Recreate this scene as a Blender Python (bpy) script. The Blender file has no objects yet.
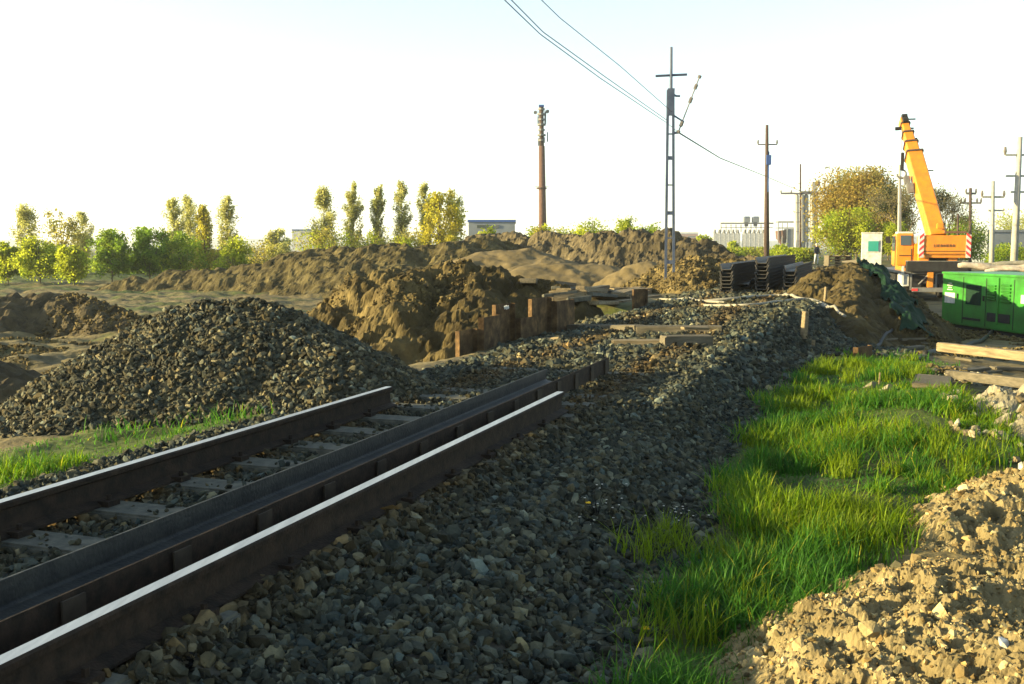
import bpy, bmesh, math, random
import numpy as np
from mathutils import Vector, Matrix
R = math.radians
rng = np.random.default_rng(7)
random.seed(7)
scene = bpy.context.scene
C = scene.collection

# ------------------------------------------------------------------ camera, sky, sun, exposure
F = 990.0; CX = 512.0; CY = 342.0; HOR = 247.0; EYE = 1.385
PITCH = math.atan((CY-HOR)/F)
cam_d = bpy.data.cameras.new("camera"); cam = bpy.data.objects.new("camera", cam_d); C.objects.link(cam)
cam.location = (0, 0, EYE); cam.rotation_euler = (math.pi/2-PITCH, 0, 0)
cam_d.sensor_width = 36; cam_d.lens = F/1024*36; cam_d.clip_start = 0.05; cam_d.clip_end = 20000
scene.camera = cam

SUN_EL = R(12.2); SUN_BACK = R(7)      # low sun from the left, a little behind the camera
sv = Vector((-math.cos(SUN_BACK)*math.cos(SUN_EL), -math.sin(SUN_BACK)*math.cos(SUN_EL), math.sin(SUN_EL)))
w = bpy.data.worlds.new("World"); scene.world = w; w.use_nodes = True
nt = w.node_tree; bg = nt.nodes['Background']
sky = nt.nodes.new('ShaderNodeTexSky'); sky.sky_type = 'NISHITA'; sky.sun_disc = False
sky.sun_elevation = SUN_EL; sky.sun_rotation = math.atan2(sv.x, sv.y)
sky.altitude = 200; sky.air_density = 1.0; sky.dust_density = .8; sky.ozone_density = 1.0
hs = nt.nodes.new('ShaderNodeHueSaturation'); hs.inputs['Saturation'].default_value = .78   # thin white veil over the whole sky
tn_ = nt.nodes.new('ShaderNodeMix'); tn_.data_type = 'RGBA'; tn_.blend_type = 'MULTIPLY'; tn_.inputs[0].default_value = 1; tn_.inputs[7].default_value = (.92, 1.0, 1.0, 1)
nt.links.new(sky.outputs[0], hs.inputs['Color']); nt.links.new(hs.outputs[0], tn_.inputs[6]); nt.links.new(tn_.outputs[2], bg.inputs[0]); bg.inputs[1].default_value = 0.085
sl = bpy.data.lights.new("sun", 'SUN'); sl.energy = 5.0; sl.angle = R(0.5); sl.color = (1.0, 0.80, 0.40)
so = bpy.data.objects.new("sun", sl); C.objects.link(so)
so.rotation_euler = sv.to_track_quat('Z', 'Y').to_euler()
scene.view_settings.view_transform = 'Standard'; scene.view_settings.look = 'None'
scene.view_settings.exposure = 2.22; scene.view_settings.gamma = 1.0
scene.cycles.max_bounces = 5; scene.cycles.transparent_max_bounces = 4

# ------------------------------------------------------------------ pixel / world helpers
TH = math.atan2(350.0, F*math.cos(PITCH)+(CY-HOR)*math.sin(PITCH)); CT, ST = math.cos(TH), math.sin(TH)
def st(x, y): return x*CT-y*ST, x*ST+y*CT
def xy(s, t): return s*CT+t*ST, -s*ST+t*CT
def ray(px, py):
    a, b = (px-CX)/F, (CY-py)/F
    return a, math.cos(PITCH)+b*math.sin(PITCH), -math.sin(PITCH)+b*math.cos(PITCH)
def P(px, py, Y):
    a, b, c = ray(px, py); k = Y/b
    return Vector((a*k, Y, EYE+c*k))
def sm(a, b, x):
    t = np.clip((x-a)/(b-a), 0, 1); return t*t*(3-2*t)

# ------------------------------------------------------------------ numpy noise
def _h(ix, iy, iz, seed):
    n = (ix.astype(np.int64)*374761393 + iy.astype(np.int64)*668265263 + iz.astype(np.int64)*2147483647 + seed*1274126177) & 0xffffffff
    n = ((n ^ (n >> 13))*1274126177) & 0xffffffff
    n = ((n ^ (n >> 16))*2246822519) & 0xffffffff
    return ((n ^ (n >> 15)) & 0xffffff)/float(0xffffff)*2-1
def noise(x, y, z=None, seed=0):
    x = np.asarray(x, float); y = np.asarray(y, float)
    z = np.zeros_like(x) if z is None else np.asarray(z, float)
    xi, yi, zi = np.floor(x), np.floor(y), np.floor(z)
    u, v, q = x-xi, y-yi, z-zi
    u, v, q = u*u*(3-2*u), v*v*(3-2*v), q*q*(3-2*q)
    o = 0
    for dx in (0, 1):
        for dy in (0, 1):
            for dz in (0, 1):
                o = o+_h(xi+dx, yi+dy, zi+dz, seed)*(u if dx else 1-u)*(v if dy else 1-v)*(q if dz else 1-q)
    return o
def fbm(x, y, z=None, oct=4, seed=0, gain=.5):
    a, o, n = 1.0, 0, 0
    for i in range(oct):
        f = 2.03**i
        o = o+a*noise(x*f+i*17.3, y*f-i*9.1, None if z is None else z*f, seed+i); n += a; a *= gain
    return o/n
def cells(x, y, seed=0):        # lumpy clods: 1 at clod centres, 0 in the creases
    xi, yi = np.floor(x), np.floor(y); d1 = np.full(np.shape(x), 9.0)
    zz = np.zeros_like(xi)
    for dx in (-1, 0, 1):
        for dy in (-1, 0, 1):
            cx = xi+dx+.5+.45*_h(xi+dx, yi+dy, zz, seed); cy = yi+dy+.5+.45*_h(xi+dx, yi+dy, zz, seed+5)
            rr = .62+.3*_h(xi+dx, yi+dy, zz, seed+9)
            d1 = np.minimum(d1, np.hypot(x-cx, y-cy)/rr)
    return np.sqrt(np.clip(1-d1*d1, 0, 1))

# ------------------------------------------------------------------ terrain height
def ground(x, y, rough=True):
    x = np.asarray(x, float); y = np.asarray(y, float)
    s, t = st(x, y); r = np.hypot(x, y)
    # left side level
    e0 = -5.7+.5*sm(8, 14, t); e1 = -12+4.4*sm(8, 14, t)
    zl = -.16-1.04*sm(-e0, -e1, -s)
    zl = zl-.10*sm(12, 60, -s)
    # right side level
    zlow = -.38-.85*sm(13, 33, t)
    zr = zlow
    zr = zr*(1-sm(55, 72, t))
    zr = np.where(s > 10, zlow, zr*(1-sm(5, 10, s))+zlow*sm(5, 10, s))
    wr = .75+.9*sm(10, 25, t)
    er = -1.75+.45*sm(16, 24, t)+.2*sm(30, 50, t)
    right = zr+(-.05-.075*sm(-2.35, -1.95, s)*(1-sm(8.0, 9.2, t))-zr)*(1-sm(er, er+wr, s))
    wl = .8
    e2 = 4.75-.45*sm(8, 12, t)
    left = zl+(-.05-zl)*(1-sm(e2, e2+wl, -s))
    z = np.where(s > -3.1, right, left)
    z = z+.075*np.exp(-((s+2.2)/.10)**2)*(1-sm(8.0, 8.6, t))*(.7+.3*np.sin(t*5+np.sin(t*2.3)*2))
    z = z+.17*np.exp(-((t-11)/4.0)**2-((s-.8)/.9)**2)
    z = np.maximum(z, z+(-.22-z)*sm(-17, -11.5, s)*sm(25, 28, t)*(1-sm(34, 38, t))*(s < -3.1))
    # bump of rough ballast past the cut rails and the dip behind the sheet piles
    z = z+.16*np.exp(-((t-19.5)/2.2)**2-((s+2.6)/2.2)**2)-.55*np.exp(-((t-24)/1.8)**2-((s+5.2)/1.8)**2)
    if rough:
        onbed = sm(-5.6, -4.9, s)*(1-sm(-1.2, -.6, s))
        off = 1-onbed*(1-sm(12, 16, t))
        z = z+off*((.055+.20*sm(8, 12, -s))*fbm(x*.9, y*.9, oct=4, seed=3)+.03*fbm(x*4, y*4, oct=3, seed=8)*sm(1, 3, r))
        z = z+.35*fbm(x*.05, y*.05, oct=3, seed=11)*sm(45, 130, r)
    return z
def gz(x, y): return float(ground(np.array([x]), np.array([y]))[0])
def PG(px, py, dz=0.0):         # where the pixel's ray meets the ground
    a, b, c = ray(px, py); Y = np.geomspace(1.0, 400, 4000)
    zz = EYE+c*Y/b; g = ground(a*Y/b, Y)+dz
    i = int(np.argmax(zz < g)) if (zz < g).any() else len(Y)-1
    return Vector((a*Y[i]/b, Y[i], float(g[i])))

# ------------------------------------------------------------------ materials
def mat(name, c1, c2=None, scale=5.0, rough=.85, bump=0.0, bscale=20.0, metal=0.0, detail=5, tint=False, c3=None, bdist=.02, spec=None, stretch=None, coords='Object'):
    m = bpy.data.materials.new(name); m.use_nodes = True; n = m.node_tree; b = n.nodes['Principled BSDF']
    b.inputs['Roughness'].default_value = rough; b.inputs['Metallic'].default_value = metal
    if spec is None and rough >= .8: spec = .12
    if spec is not None: b.inputs['Specular IOR Level'].default_value = spec
    tc = n.nodes.new('ShaderNodeTexCoord'); src = tc.outputs[coords]
    if stretch:
        mp = n.nodes.new('ShaderNodeMapping'); mp.inputs['Scale'].default_value = stretch; n.links.new(src, mp.inputs[0]); src = mp.outputs[0]
    col = None
    if c2:
        ns = n.nodes.new('ShaderNodeTexNoise'); ns.inputs['Scale'].default_value = scale; ns.inputs['Detail'].default_value = detail; ns.inputs['Roughness'].default_value = .62
        n.links.new(src, ns.inputs['Vector'])
        cr = n.nodes.new('ShaderNodeValToRGB'); e = cr.color_ramp.elements
        e[0].position = .33; e[0].color = (*c1, 1); e[1].position = .67; e[1].color = (*c2, 1)
        if c3: k = e.new(.52); k.color = (*c3, 1)
        n.links.new(ns.outputs[0], cr.inputs[0]); col = cr.outputs[0]
    if tint:
        at = n.nodes.new('ShaderNodeAttribute'); at.attribute_name = 'tint'
        mx = n.nodes.new('ShaderNodeMix'); mx.data_type = 'RGBA'; mx.blend_type = 'MULTIPLY'; mx.inputs[0].default_value = 1
        if col is None: mx.inputs[6].default_value = (*c1, 1)
        else: n.links.new(col, mx.inputs[6])
        n.links.new(at.outputs['Color'], mx.inputs[7]); col = mx.outputs[2]
    if col is None: b.inputs['Base Color'].default_value = (*c1, 1)
    else: n.links.new(col, b.inputs['Base Color'])
    if bump:
        nb = n.nodes.new('ShaderNodeTexNoise'); nb.inputs['Scale'].default_value = bscale; nb.inputs['Detail'].default_value = 6
        n.links.new(src, nb.inputs['Vector'])
        bp = n.nodes.new('ShaderNodeBump'); bp.inputs['Strength'].default_value = bump; bp.inputs['Distance'].default_value = bdist
        n.links.new(nb.outputs[0], bp.inputs['Height']); n.links.new(bp.outputs[0], b.inputs['Normal'])
    return m
def leafmat(name, c1, trans=.45, rough=.6):
    m = bpy.data.materials.new(name); m.use_nodes = True; n = m.node_tree; b = n.nodes['Principled BSDF']
    out = n.nodes['Material Output']; b.inputs['Roughness'].default_value = rough; b.inputs['Specular IOR Level'].default_value = .25
    at = n.nodes.new('ShaderNodeAttribute'); at.attribute_name = 'tint'
    mx = n.nodes.new('ShaderNodeMix'); mx.data_type = 'RGBA'; mx.blend_type = 'MULTIPLY'; mx.inputs[0].default_value = 1
    mx.inputs[6].default_value = (*c1, 1); n.links.new(at.outputs['Color'], mx.inputs[7])
    n.links.new(mx.outputs[2], b.inputs['Base Color'])
    tr = n.nodes.new('ShaderNodeBsdfTranslucent'); n.links.new(mx.outputs[2], tr.inputs[0])
    ms = n.nodes.new('ShaderNodeMixShader'); ms.inputs[0].default_value = trans
    n.links.new(b.outputs[0], ms.inputs[1]); n.links.new(tr.outputs[0], ms.inputs[2]); n.links.new(ms.outputs[0], out.inputs[0])
    return m
M = {}
M['stone'] = mat('ballast_stone', (.023, .028, .024), (.072, .073, .050), 9, .9, .35, 60, tint=True)
M['pile_stone'] = mat('heap_stone', (.038, .037, .026), (.088, .082, .052), 9, .9, .3, 60, tint=True)
M['dirt'] = mat('brown_dirt', (.058, .043, .018), (.175, .132, .054), 1.6, .95, .9, 9, c3=(.105, .080, .033), tint=True, bdist=.05)
M['dark_dirt'] = mat('dark_dirt', (.030, .025, .016), (.075, .060, .033), 1.8, .95, .9, 9, tint=True, bdist=.05)
M['sand'] = mat('yellow_sand', (.11, .085, .042), (.17, .13, .065), .8, .95, .5, 6, tint=True, bdist=.04)
M['clod'] = mat('dry_clay', (.135, .105, .050), (.29, .228, .115), 4, .95, .6, 55, c3=(.20, .157, .076), tint=True, bdist=.012)
M['rubble'] = mat('pale_rubble', (.14, .125, .085), (.26, .235, .17), 5, .95, .5, 40, tint=True)
M['rail_rust'] = mat('rail_rust', (.014, .011, .009), (.038, .026, .018), 14, .8, .3, 70, metal=.1)
M['tab'] = mat('tab_steel', (.030, .024, .018), (.055, .042, .030), 12, .8)
M['rail_top'] = mat('rail_running_steel', (.34, .33, .32), (.48, .47, .45), 30, .40, metal=.85, stretch=(1, .08, 1))
M['steel_dark'] = mat('weathered_angle_steel', (.012, .014, .015), (.034, .035, .032), 9, .6, .3, 50, metal=.1, spec=.3)
M['pile_rust'] = mat('sheet_pile_rust', (.040, .024, .013), (.17, .105, .048), 5, .85, .4, 30, c3=(.085, .053, .026), metal=.15)
M['stack_steel'] = mat('stacked_steel', (.02, .018, .017), (.055, .05, .044), 4, .6, .3, 20, metal=.35)
M['concrete'] = mat('concrete', (.045, .048, .042), (.12, .115, .09), 8, .9, .4, 50)
M['wood'] = mat('weathered_timber', (.11, .085, .05), (.24, .19, .115), 3, .85, .5, 12, stretch=(1, 9, 9))
M['greywood'] = mat('grey_timber', (.07, .062, .045), (.14, .12, .085), 3, .9, .5, 12, stretch=(1, 9, 9))
M['mast'] = mat('galvanised_mast', (.05, .07, .12), (.10, .12, .17), 3, .6, metal=.3)
M['brownpole'] = mat('brown_pole', (.05, .035, .03), (.08, .055, .045), 3, .85)
M['concpole'] = mat('concrete_pole', (.24, .235, .21), (.34, .33, .29), 2, .9)
M['insul'] = mat('insulator', (.12, .11, .10), rough=.3)
M['wire'] = mat('wire', (.16, .15, .15), rough=.8)
M['orange'] = mat('crane_paint', (.40, .145, .014), (.56, .20, .010), 2.5, .38)
M['black'] = mat('black_steel', (.010, .010, .011), (.022, .022, .022), 6, .7, spec=.25)
M['grey'] = mat('grey_paint', (.09, .09, .09), (.15, .15, .14), 4, .6)
M['white'] = mat('white_paint', (.30, .295, .27), (.50, .50, .48), 3, .6)
M['red'] = mat('red_paint', (.42, .03, .03), rough=.5)
M['glass'] = mat('dark_glass', (.04, .055, .06), rough=.08, spec=.8)
M['tealglass'] = mat('teal_glass', (.02, .20, .17), rough=.15, spec=.6)
M['green'] = mat('generator_green', (.022, .10, .016), (.030, .19, .022), 2.2, .42)
M['tarp'] = mat('green_tarpaulin', (.003, .014, .008), (.008, .028, .015), 3, .8, .6, 14)
M['tyre'] = mat('tyre_rubber', (.02, .02, .02), rough=.9)
M['bark'] = mat('bark', (.06, .05, .035), (.12, .10, .07), 8, .95)
M['brick'] = mat('chimney_brick', (.08, .045, .035), (.12, .07, .052), 2, .9)
M['bluefar'] = mat('blue_roof_edge', (.03, .08, .26), rough=.6)
M['farwall'] = mat('far_grey_wall', (.15, .17, .19), (.19, .21, .23), .5, .85)
M['silo'] = mat('silo_metal', (.30, .28, .24), (.38, .36, .31), .6, .6, metal=.1)
M['silo_grey'] = mat('grey_silo', (.18, .18, .165), (.27, .26, .24), .6, .7)
M['pink'] = mat('pink_render', (.28, .17, .14), rough=.9)
M['jacket'] = mat('dark_jacket', (.025, .03, .04), rough=.9)
M['trouser'] = mat('grey_trousers', (.42, .43, .45), rough=.9)
M['skin'] = mat('skin', (.45, .27, .19), rough=.6)
M['hair'] = mat('hair', (.35, .33, .30), rough=.8)
M['hose'] = mat('grey_hose', (.14, .13, .10), (.24, .22, .17), 6, .7)
M['bag'] = mat('pale_sacking', (.25, .20, .15), (.42, .37, .30), 5, .9, .4, 20)
M['petal'] = mat('petal', (.5, .47, .42), rough=.8)
M['yellow'] = mat('yellow_petal', (.80, .50, .02), rough=.8)
M['hill'] = mat('far_hill', (.03, .05, .03), (.06, .07, .04), .004, .95)
M['grass'] = leafmat('grass_blade', (.120, .200, .008), .58)
M['leaf'] = leafmat('leaf', (1.0, 1.0, .75), .68)

def ground_material():
    m = bpy.data.materials.new('ground_soil'); m.use_nodes = True; n = m.node_tree; b = n.nodes['Principled BSDF']
    b.inputs['Roughness'].default_value = .95; b.inputs['Specular IOR Level'].default_value = .2
    tc = n.nodes.new('ShaderNodeTexCoord'); at = n.nodes.new('ShaderNodeAttribute'); at.attribute_name = 'region'
    sp = n.nodes.new('ShaderNodeSeparateColor'); n.links.new(at.outputs['Color'], sp.inputs[0])
    def ramp(c1, c2, scale, off=0):
        ns = n.nodes.new('ShaderNodeTexNoise'); ns.inputs['Scale'].default_value = scale; ns.inputs['Detail'].default_value = 8; ns.inputs['Roughness'].default_value = .65
        n.links.new(tc.outputs['Object'], ns.inputs['Vector'])
        cr = n.nodes.new('ShaderNodeValToRGB'); e = cr.color_ramp.elements
        e[0].position = .36; e[0].color = (*c1, 1); e[1].position = .64; e[1].color = (*c2, 1)
        n.links.new(ns.outputs[0], cr.inputs[0]); return cr.outputs[0]
    def mix(f, a, c):
        x = n.nodes.new('ShaderNodeMix'); x.data_type = 'RGBA'; n.links.new(f, x.inputs[0]); n.links.new(a, x.inputs[6]); n.links.new(c, x.inputs[7]); return x.outputs[2]
    soil = ramp((.050, .042, .019), (.165, .130, .058), 1.1)
    ball = ramp((.025, .023, .018), (.06, .055, .042), 9)
    gr = ramp((.022, .034, .006), (.055, .085, .012), 1.5)
    c = mix(sp.outputs[0], soil, ball); c = mix(sp.outputs[1], c, gr)
    n.links.new(c, b.inputs['Base Color'])
    nb = n.nodes.new('ShaderNodeTexNoise'); nb.inputs['Scale'].default_value = 6; nb.inputs['Detail'].default_value = 9
    n.links.new(tc.outputs['Object'], nb.inputs['Vector'])
    bp = n.nodes.new('ShaderNodeBump'); bp.inputs['Strength'].default_value = .8; bp.inputs['Distance'].default_value = .06
    n.links.new(nb.outputs[0], bp.inputs['Height']); n.links.new(bp.outputs[0], b.inputs['Normal'])
    return m
M['ground'] = ground_material()

# ------------------------------------------------------------------ mesh builders
def mk(name, V, groups, mats, parent=None, tint=None, attr='tint', smooth=False, midx=None):
    """V (n,3); groups: list of int arrays (m,k)"""
    me = bpy.data.meshes.new(name); V = np.asarray(V, np.float32)
    me.vertices.add(len(V)); me.vertices.foreach_set('co', V.ravel())
    loops = np.concatenate([np.asarray(g, np.int32).ravel() for g in groups])
    tot = np.concatenate([np.full(len(g), np.shape(g)[1], np.int32) for g in groups])
    start = np.concatenate([[0], np.cumsum(tot)[:-1]]).astype(np.int32)
    me.loops.add(len(loops)); me.loops.foreach_set('vertex_index', loops)
    me.polygons.add(len(tot)); me.polygons.foreach_set('loop_start', start); me.polygons.foreach_set('loop_total', tot)
    if midx is not None: me.polygons.foreach_set('material_index', np.asarray(midx, np.int32))
    me.polygons.foreach_set('use_smooth', np.full(len(tot), bool(smooth)))
    for m in (mats if isinstance(mats, (list, tuple)) else [mats]): me.materials.append(m)
    if tint is None: tint = np.ones((len(V), 3))
    a = me.color_attributes.new(attr, 'FLOAT_COLOR', 'POINT')
    t4 = np.ones((len(V), 4), np.float32); t4[:, :3] = tint; a.data.foreach_set('color', t4.ravel())
    me.update(calc_edges=True); me.validate()
    o = bpy.data.objects.new(name, me); C.objects.link(o)
    if parent: o.parent = parent
    return o
class MB:
    """collects simple solids with a material slot each, then builds ONE mesh"""
    def __init__(s): s.v = []; s.f = []; s.m = []
    def add(s, vs, fs, mi=0):
        b = len(s.v); s.v += [tuple(v) for v in vs]; s.f += [[b+i for i in f] for f in fs]; s.m += [mi]*len(fs); return s
    def box(s, c, d, mi=0, rot=None, taper=1.0):
        vs = []
        for z in (-1, 1):
            k = taper if z > 0 else 1
            for x, y in ((-1, -1), (1, -1), (1, 1), (-1, 1)):
                v = Vector((x*d[0]/2*k, y*d[1]/2*k, z*d[2]/2))
                if rot is not None: v = rot @ v
                vs.append(Vector(c)+v)
        return s.add(vs, [(3, 2, 1, 0), (4, 5, 6, 7), (0, 1, 5, 4), (1, 2, 6, 5), (2, 3, 7, 6), (3, 0, 4, 7)], mi)
    def tube(s, pts, r, n=6, mi=0, cap=True):
        pts = [Vector(p) for p in pts]; rs = r if isinstance(r, (list, tuple)) else [r]*len(pts)
        vs = []; fs = []
        prev = None
        for i, p in enumerate(pts):
            d = (pts[min(i+1, len(pts)-1)]-pts[max(i-1, 0)]).normalized()
            if prev is None: u = d.orthogonal().normalized()
            else:
                u = prev-d*prev.dot(d); u = u.normalized() if u.length > 1e-6 else d.orthogonal().normalized()
            prev = u; q = d.cross(u)
            for k in range(n):
                a = 2*math.pi*k/n; vs.append(p+(u*math.cos(a)+q*math.sin(a))*rs[i])
        for i in range(len(pts)-1):
            for k in range(n):
                fs.append((i*n+k, i*n+(k+1) % n, (i+1)*n+(k+1) % n, (i+1)*n+k))
        if cap: fs.append(tuple(range(n-1, -1, -1))); fs.append(tuple((len(pts)-1)*n+k for k in range(n)))
        return s.add(vs, fs, mi)
    def prism(s, prof, p0, p1, right, up, mi=0, mis=None):
        """closed 2-D profile swept from p0 to p1"""
        p0, p1, right, up = Vector(p0), Vector(p1), Vector(right), Vector(up); n = len(prof)
        vs = [p0+right*a+up*b for a, b in prof]+[p1+right*a+up*b for a, b in prof]
        for k in range(n):
            s.add([vs[k], vs[(k+1) % n], vs[n+(k+1) % n], vs[n+k]], [(0, 1, 2, 3)], mis[k] if mis else mi)
        s.add(vs[:n], [tuple(range(n-1, -1, -1))], mi); s.add(vs[n:], [tuple(range(n))], mi); return s
    def build(s, name, mats, parent=None, smooth=False, bevel=0.0):
        me = bpy.data.meshes.new(name); me.from_pydata([tuple(v) for v in s.v], [], s.f)
        for m in (mats if isinstance(mats, (list, tuple)) else [mats]): me.materials.append(m)
        me.polygons.foreach_set('material_index', s.m)
        if smooth: me.polygons.foreach_set('use_smooth', [True]*len(s.f))
        bm = bmesh.new(); bm.from_mesh(me); bmesh.ops.remove_doubles(bm, verts=bm.verts, dist=1e-5)
        bmesh.ops.recalc_face_normals(bm, faces=bm.faces)
        if bevel: bmesh.ops.bevel(bm, geom=[e for e in bm.edges if len(e.link_faces) == 2 and e.calc_face_angle(0) > .6], offset=bevel, segments=2, affect='EDGES', clamp_overlap=True)
        bm.to_mesh(me); bm.free()
        o = bpy.data.objects.new(name, me); C.objects.link(o)
        if parent: o.parent = parent
        return o
def tag(o, label, cat, group=None, kind=None):
    o['label'] = label; o['category'] = cat
    if group: o['group'] = group
    if kind: o['kind'] = kind
    return o
def thing(name, label, cat, loc=(0, 0, 0), rz=0, group=None):
    o = bpy.data.objects.new(name, None); C.objects.link(o); o.location = loc; o.rotation_euler = (0, 0, rz); o.empty_display_size = .2
    return tag(o, label, cat, group)
def dup(root, loc, rz, label=None):
    r = root.copy(); C.objects.link(r); r.location = loc; r.rotation_euler = (0, 0, rz)
    if label: r['label'] = label
    for ch in list(root.children):
        c = ch.copy(); C.objects.link(c); c.parent = r
        for g in ch.children:
            d = g.copy(); C.objects.link(d); d.parent = c
    return r
def structure(o): o['kind'] = 'structure'; return o

# ------------------------------------------------------------------ ground sheet (polar grid, finer near the lens)
fine = np.linspace(R(-42), R(42), 620); coarse = np.linspace(R(42), R(318), 70)[1:-1]
ang = np.concatenate([fine, coarse]); na = len(ang)
rad = np.concatenate([[.05, .3, .7], np.geomspace(1.1, 160, 620), np.geomspace(165, 6000, 60)]); nr = len(rad)
A, RR = np.meshgrid(ang, rad); X = np.sin(A)*RR; Y = np.cos(A)*RR
Z = ground(X, Y)
Z = np.where(RR > 300, Z*(1-sm(300, 900, RR))-1.5*sm(300, 900, RR), Z)
S, T = st(X, Y)
nz = fbm(X*1.1, Y*1.1, oct=3, seed=21)*.35
bed = sm(-5.5, -5.0, S+nz*.6)*(1-sm(-1.35, -.8, S+nz*.5-.4*sm(12, 18, T)))*(1-sm(34, 40, T))
bed = np.maximum(bed, sm(-5.2, -4.4, S)*(1-sm(-1.6, -.6, S))*sm(34, 40, T))
def grass_mask(x, y):
    s, t = st(x, y); n = fbm(x*.9, y*.9, oct=3, seed=31)
    a = sm(-1.15, -.75, s+n*.25-.35*sm(13, 18, t)-.22*(1-sm(3.8, 4.8, t)))
    lim = -.15+1.75*sm(3.6, 10, t)-.55*sm(9, 12, t)
    g1 = a*(1-sm(lim-.4, lim+.35, s+n*.7))*(1-sm(16.5, 19, t))
    g2 = sm(-.55, .1, n+.35-abs(s+5.0)*.5)*(1-sm(-4.85, -4.65, s))*(1-sm(7.6, 9.2, t+n))*sm(-6.6, -6.0, s)
    return np.maximum(g1, g2)
gm = grass_mask(X, Y)
far_g = sm(80, 95, RR)*sm(-.3, .3, fbm(X*.03, Y*.03, oct=3, seed=5)+.15)
band = np.exp(-((Y-60-6*noise(X*.05, Y*0, seed=3))/5)**2)*(X < -14)*sm(-.35, .1, fbm(X*.1, Y*.2, seed=4))
band = band+.9*np.exp(-((Y-41-.4*noise(X*.6, Y*0, seed=4))/1.0)**2)*(X < -12.5)*(X > -17)
weeds = .75*sm(.05, .4, fbm(X*.35, Y*.9, oct=4, seed=9))*(S < -6)
gm2 = np.clip(gm*.9+far_g+band+weeds, 0, 1)
reg = np.stack([bed, gm2, np.zeros_like(bed)], -1).reshape(-1, 3)
I = np.arange(nr*na).reshape(nr, na)
J = np.roll(I, -1, 1)
quads = np.stack([I[:-1], J[:-1], J[1:], I[1:]], -1).reshape(-1, 4)
gro = mk('ground', np.stack([X, Y, Z], -1).reshape(-1, 3), [quads[:, ::-1]], M['ground'], tint=reg, attr='region', smooth=True)
structure(gro)

# far hills: a low ridge 3-4 km out
def ridge(name, dist, h0, h1, seed, a0=-60, a1=60):
    aa = np.radians(np.linspace(a0, a1, 240)); prof = np.array([0, .5, .85, 1, .8, .3, 0]); dd = np.array([-700, -420, -200, 0, 250, 500, 800])
    AA, DD = np.meshgrid(aa, dd); PR = np.repeat(prof[:, None], len(aa), 1)
    hh = h0+(h1-h0)*(fbm(AA*5, AA*0, oct=4, seed=seed)*.8+.5)
    H = PR*hh-3; D = dist+DD
    Ix = np.arange(H.size).reshape(H.shape)
    q = np.stack([Ix[:-1, :-1], Ix[:-1, 1:], Ix[1:, 1:], Ix[1:, :-1]], -1).reshape(-1, 4)
    return structure(mk(name, np.stack([np.sin(AA)*D, np.cos(AA)*D, H], -1).reshape(-1, 3), [q[:, ::-1]], M['hill'], smooth=True))
ridge('hills', 3600, 22, 48, 4)
hz_ = MB().box((0, 0, 62), (13600, 13600, 140), 0); hm = bpy.data.materials.new('air_haze'); hm.use_nodes = True; hm.node_tree.nodes.remove(hm.node_tree.nodes['Principled BSDF'])
pv = hm.node_tree.nodes.new('ShaderNodeVolumePrincipled'); pv.inputs['Density'].default_value = .00026; pv.inputs['Color'].default_value = (.86, .92, 1, 1); pv.inputs['Anisotropy'].default_value = .2
hm.node_tree.links.new(pv.outputs[0], hm.node_tree.nodes['Material Output'].inputs['Volume'])
hz_.build('haze', hm)['kind'] = 'stuff'

# ------------------------------------------------------------------ mounds
MOUNDS = []
def crestz(x, y, pts, slope, rnd):
    h = np.full(np.shape(x), -99.0)
    for (a, b) in zip(pts[:-1], pts[1:]):
        d = np.array([b.x-a.x, b.y-a.y]); L2 = max(d@d, 1e-6)
        u = np.clip(((x-a.x)*d[0]+(y-a.y)*d[1])/L2, 0, 1)
        dist = np.hypot(x-a.x-u*d[0], y-a.y-u*d[1]); zc = a.z+u*(b.z-a.z)
        h = np.maximum(h, zc-slope*(np.sqrt(dist**2+rnd**2)-rnd))
    return h
def mound_height(x, y, lines, slope, rnd, lump, lsc, amp, seed):
    h = np.full(np.shape(x), -99.0)
    wx = x+.5*rnd*fbm(x*.7/max(rnd, .3), y*.7/max(rnd, .3), seed=seed+40); wy = y+.5*rnd*fbm(x*.7/max(rnd, .3)+9, y*.7/max(rnd, .3), seed=seed+41)
    for l in lines: h = np.maximum(h, crestz(wx, wy, l, slope, rnd))
    ab = h-ground(x, y, False)
    k = np.clip(ab/.5+.6, 0, 1)
    h = h+k*(amp*fbm(x*.8, y*.8, oct=4, seed=seed)+lump*(cells(x*lsc, y*lsc, seed)-.5)+.5*lump*(cells(x*lsc*2.3, y*lsc*2.3, seed+3)-.5)+.55*lump*fbm(x*lsc*3.5, y*lsc*3.5, oct=4, seed=seed+7, gain=.65))
    return h
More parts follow.
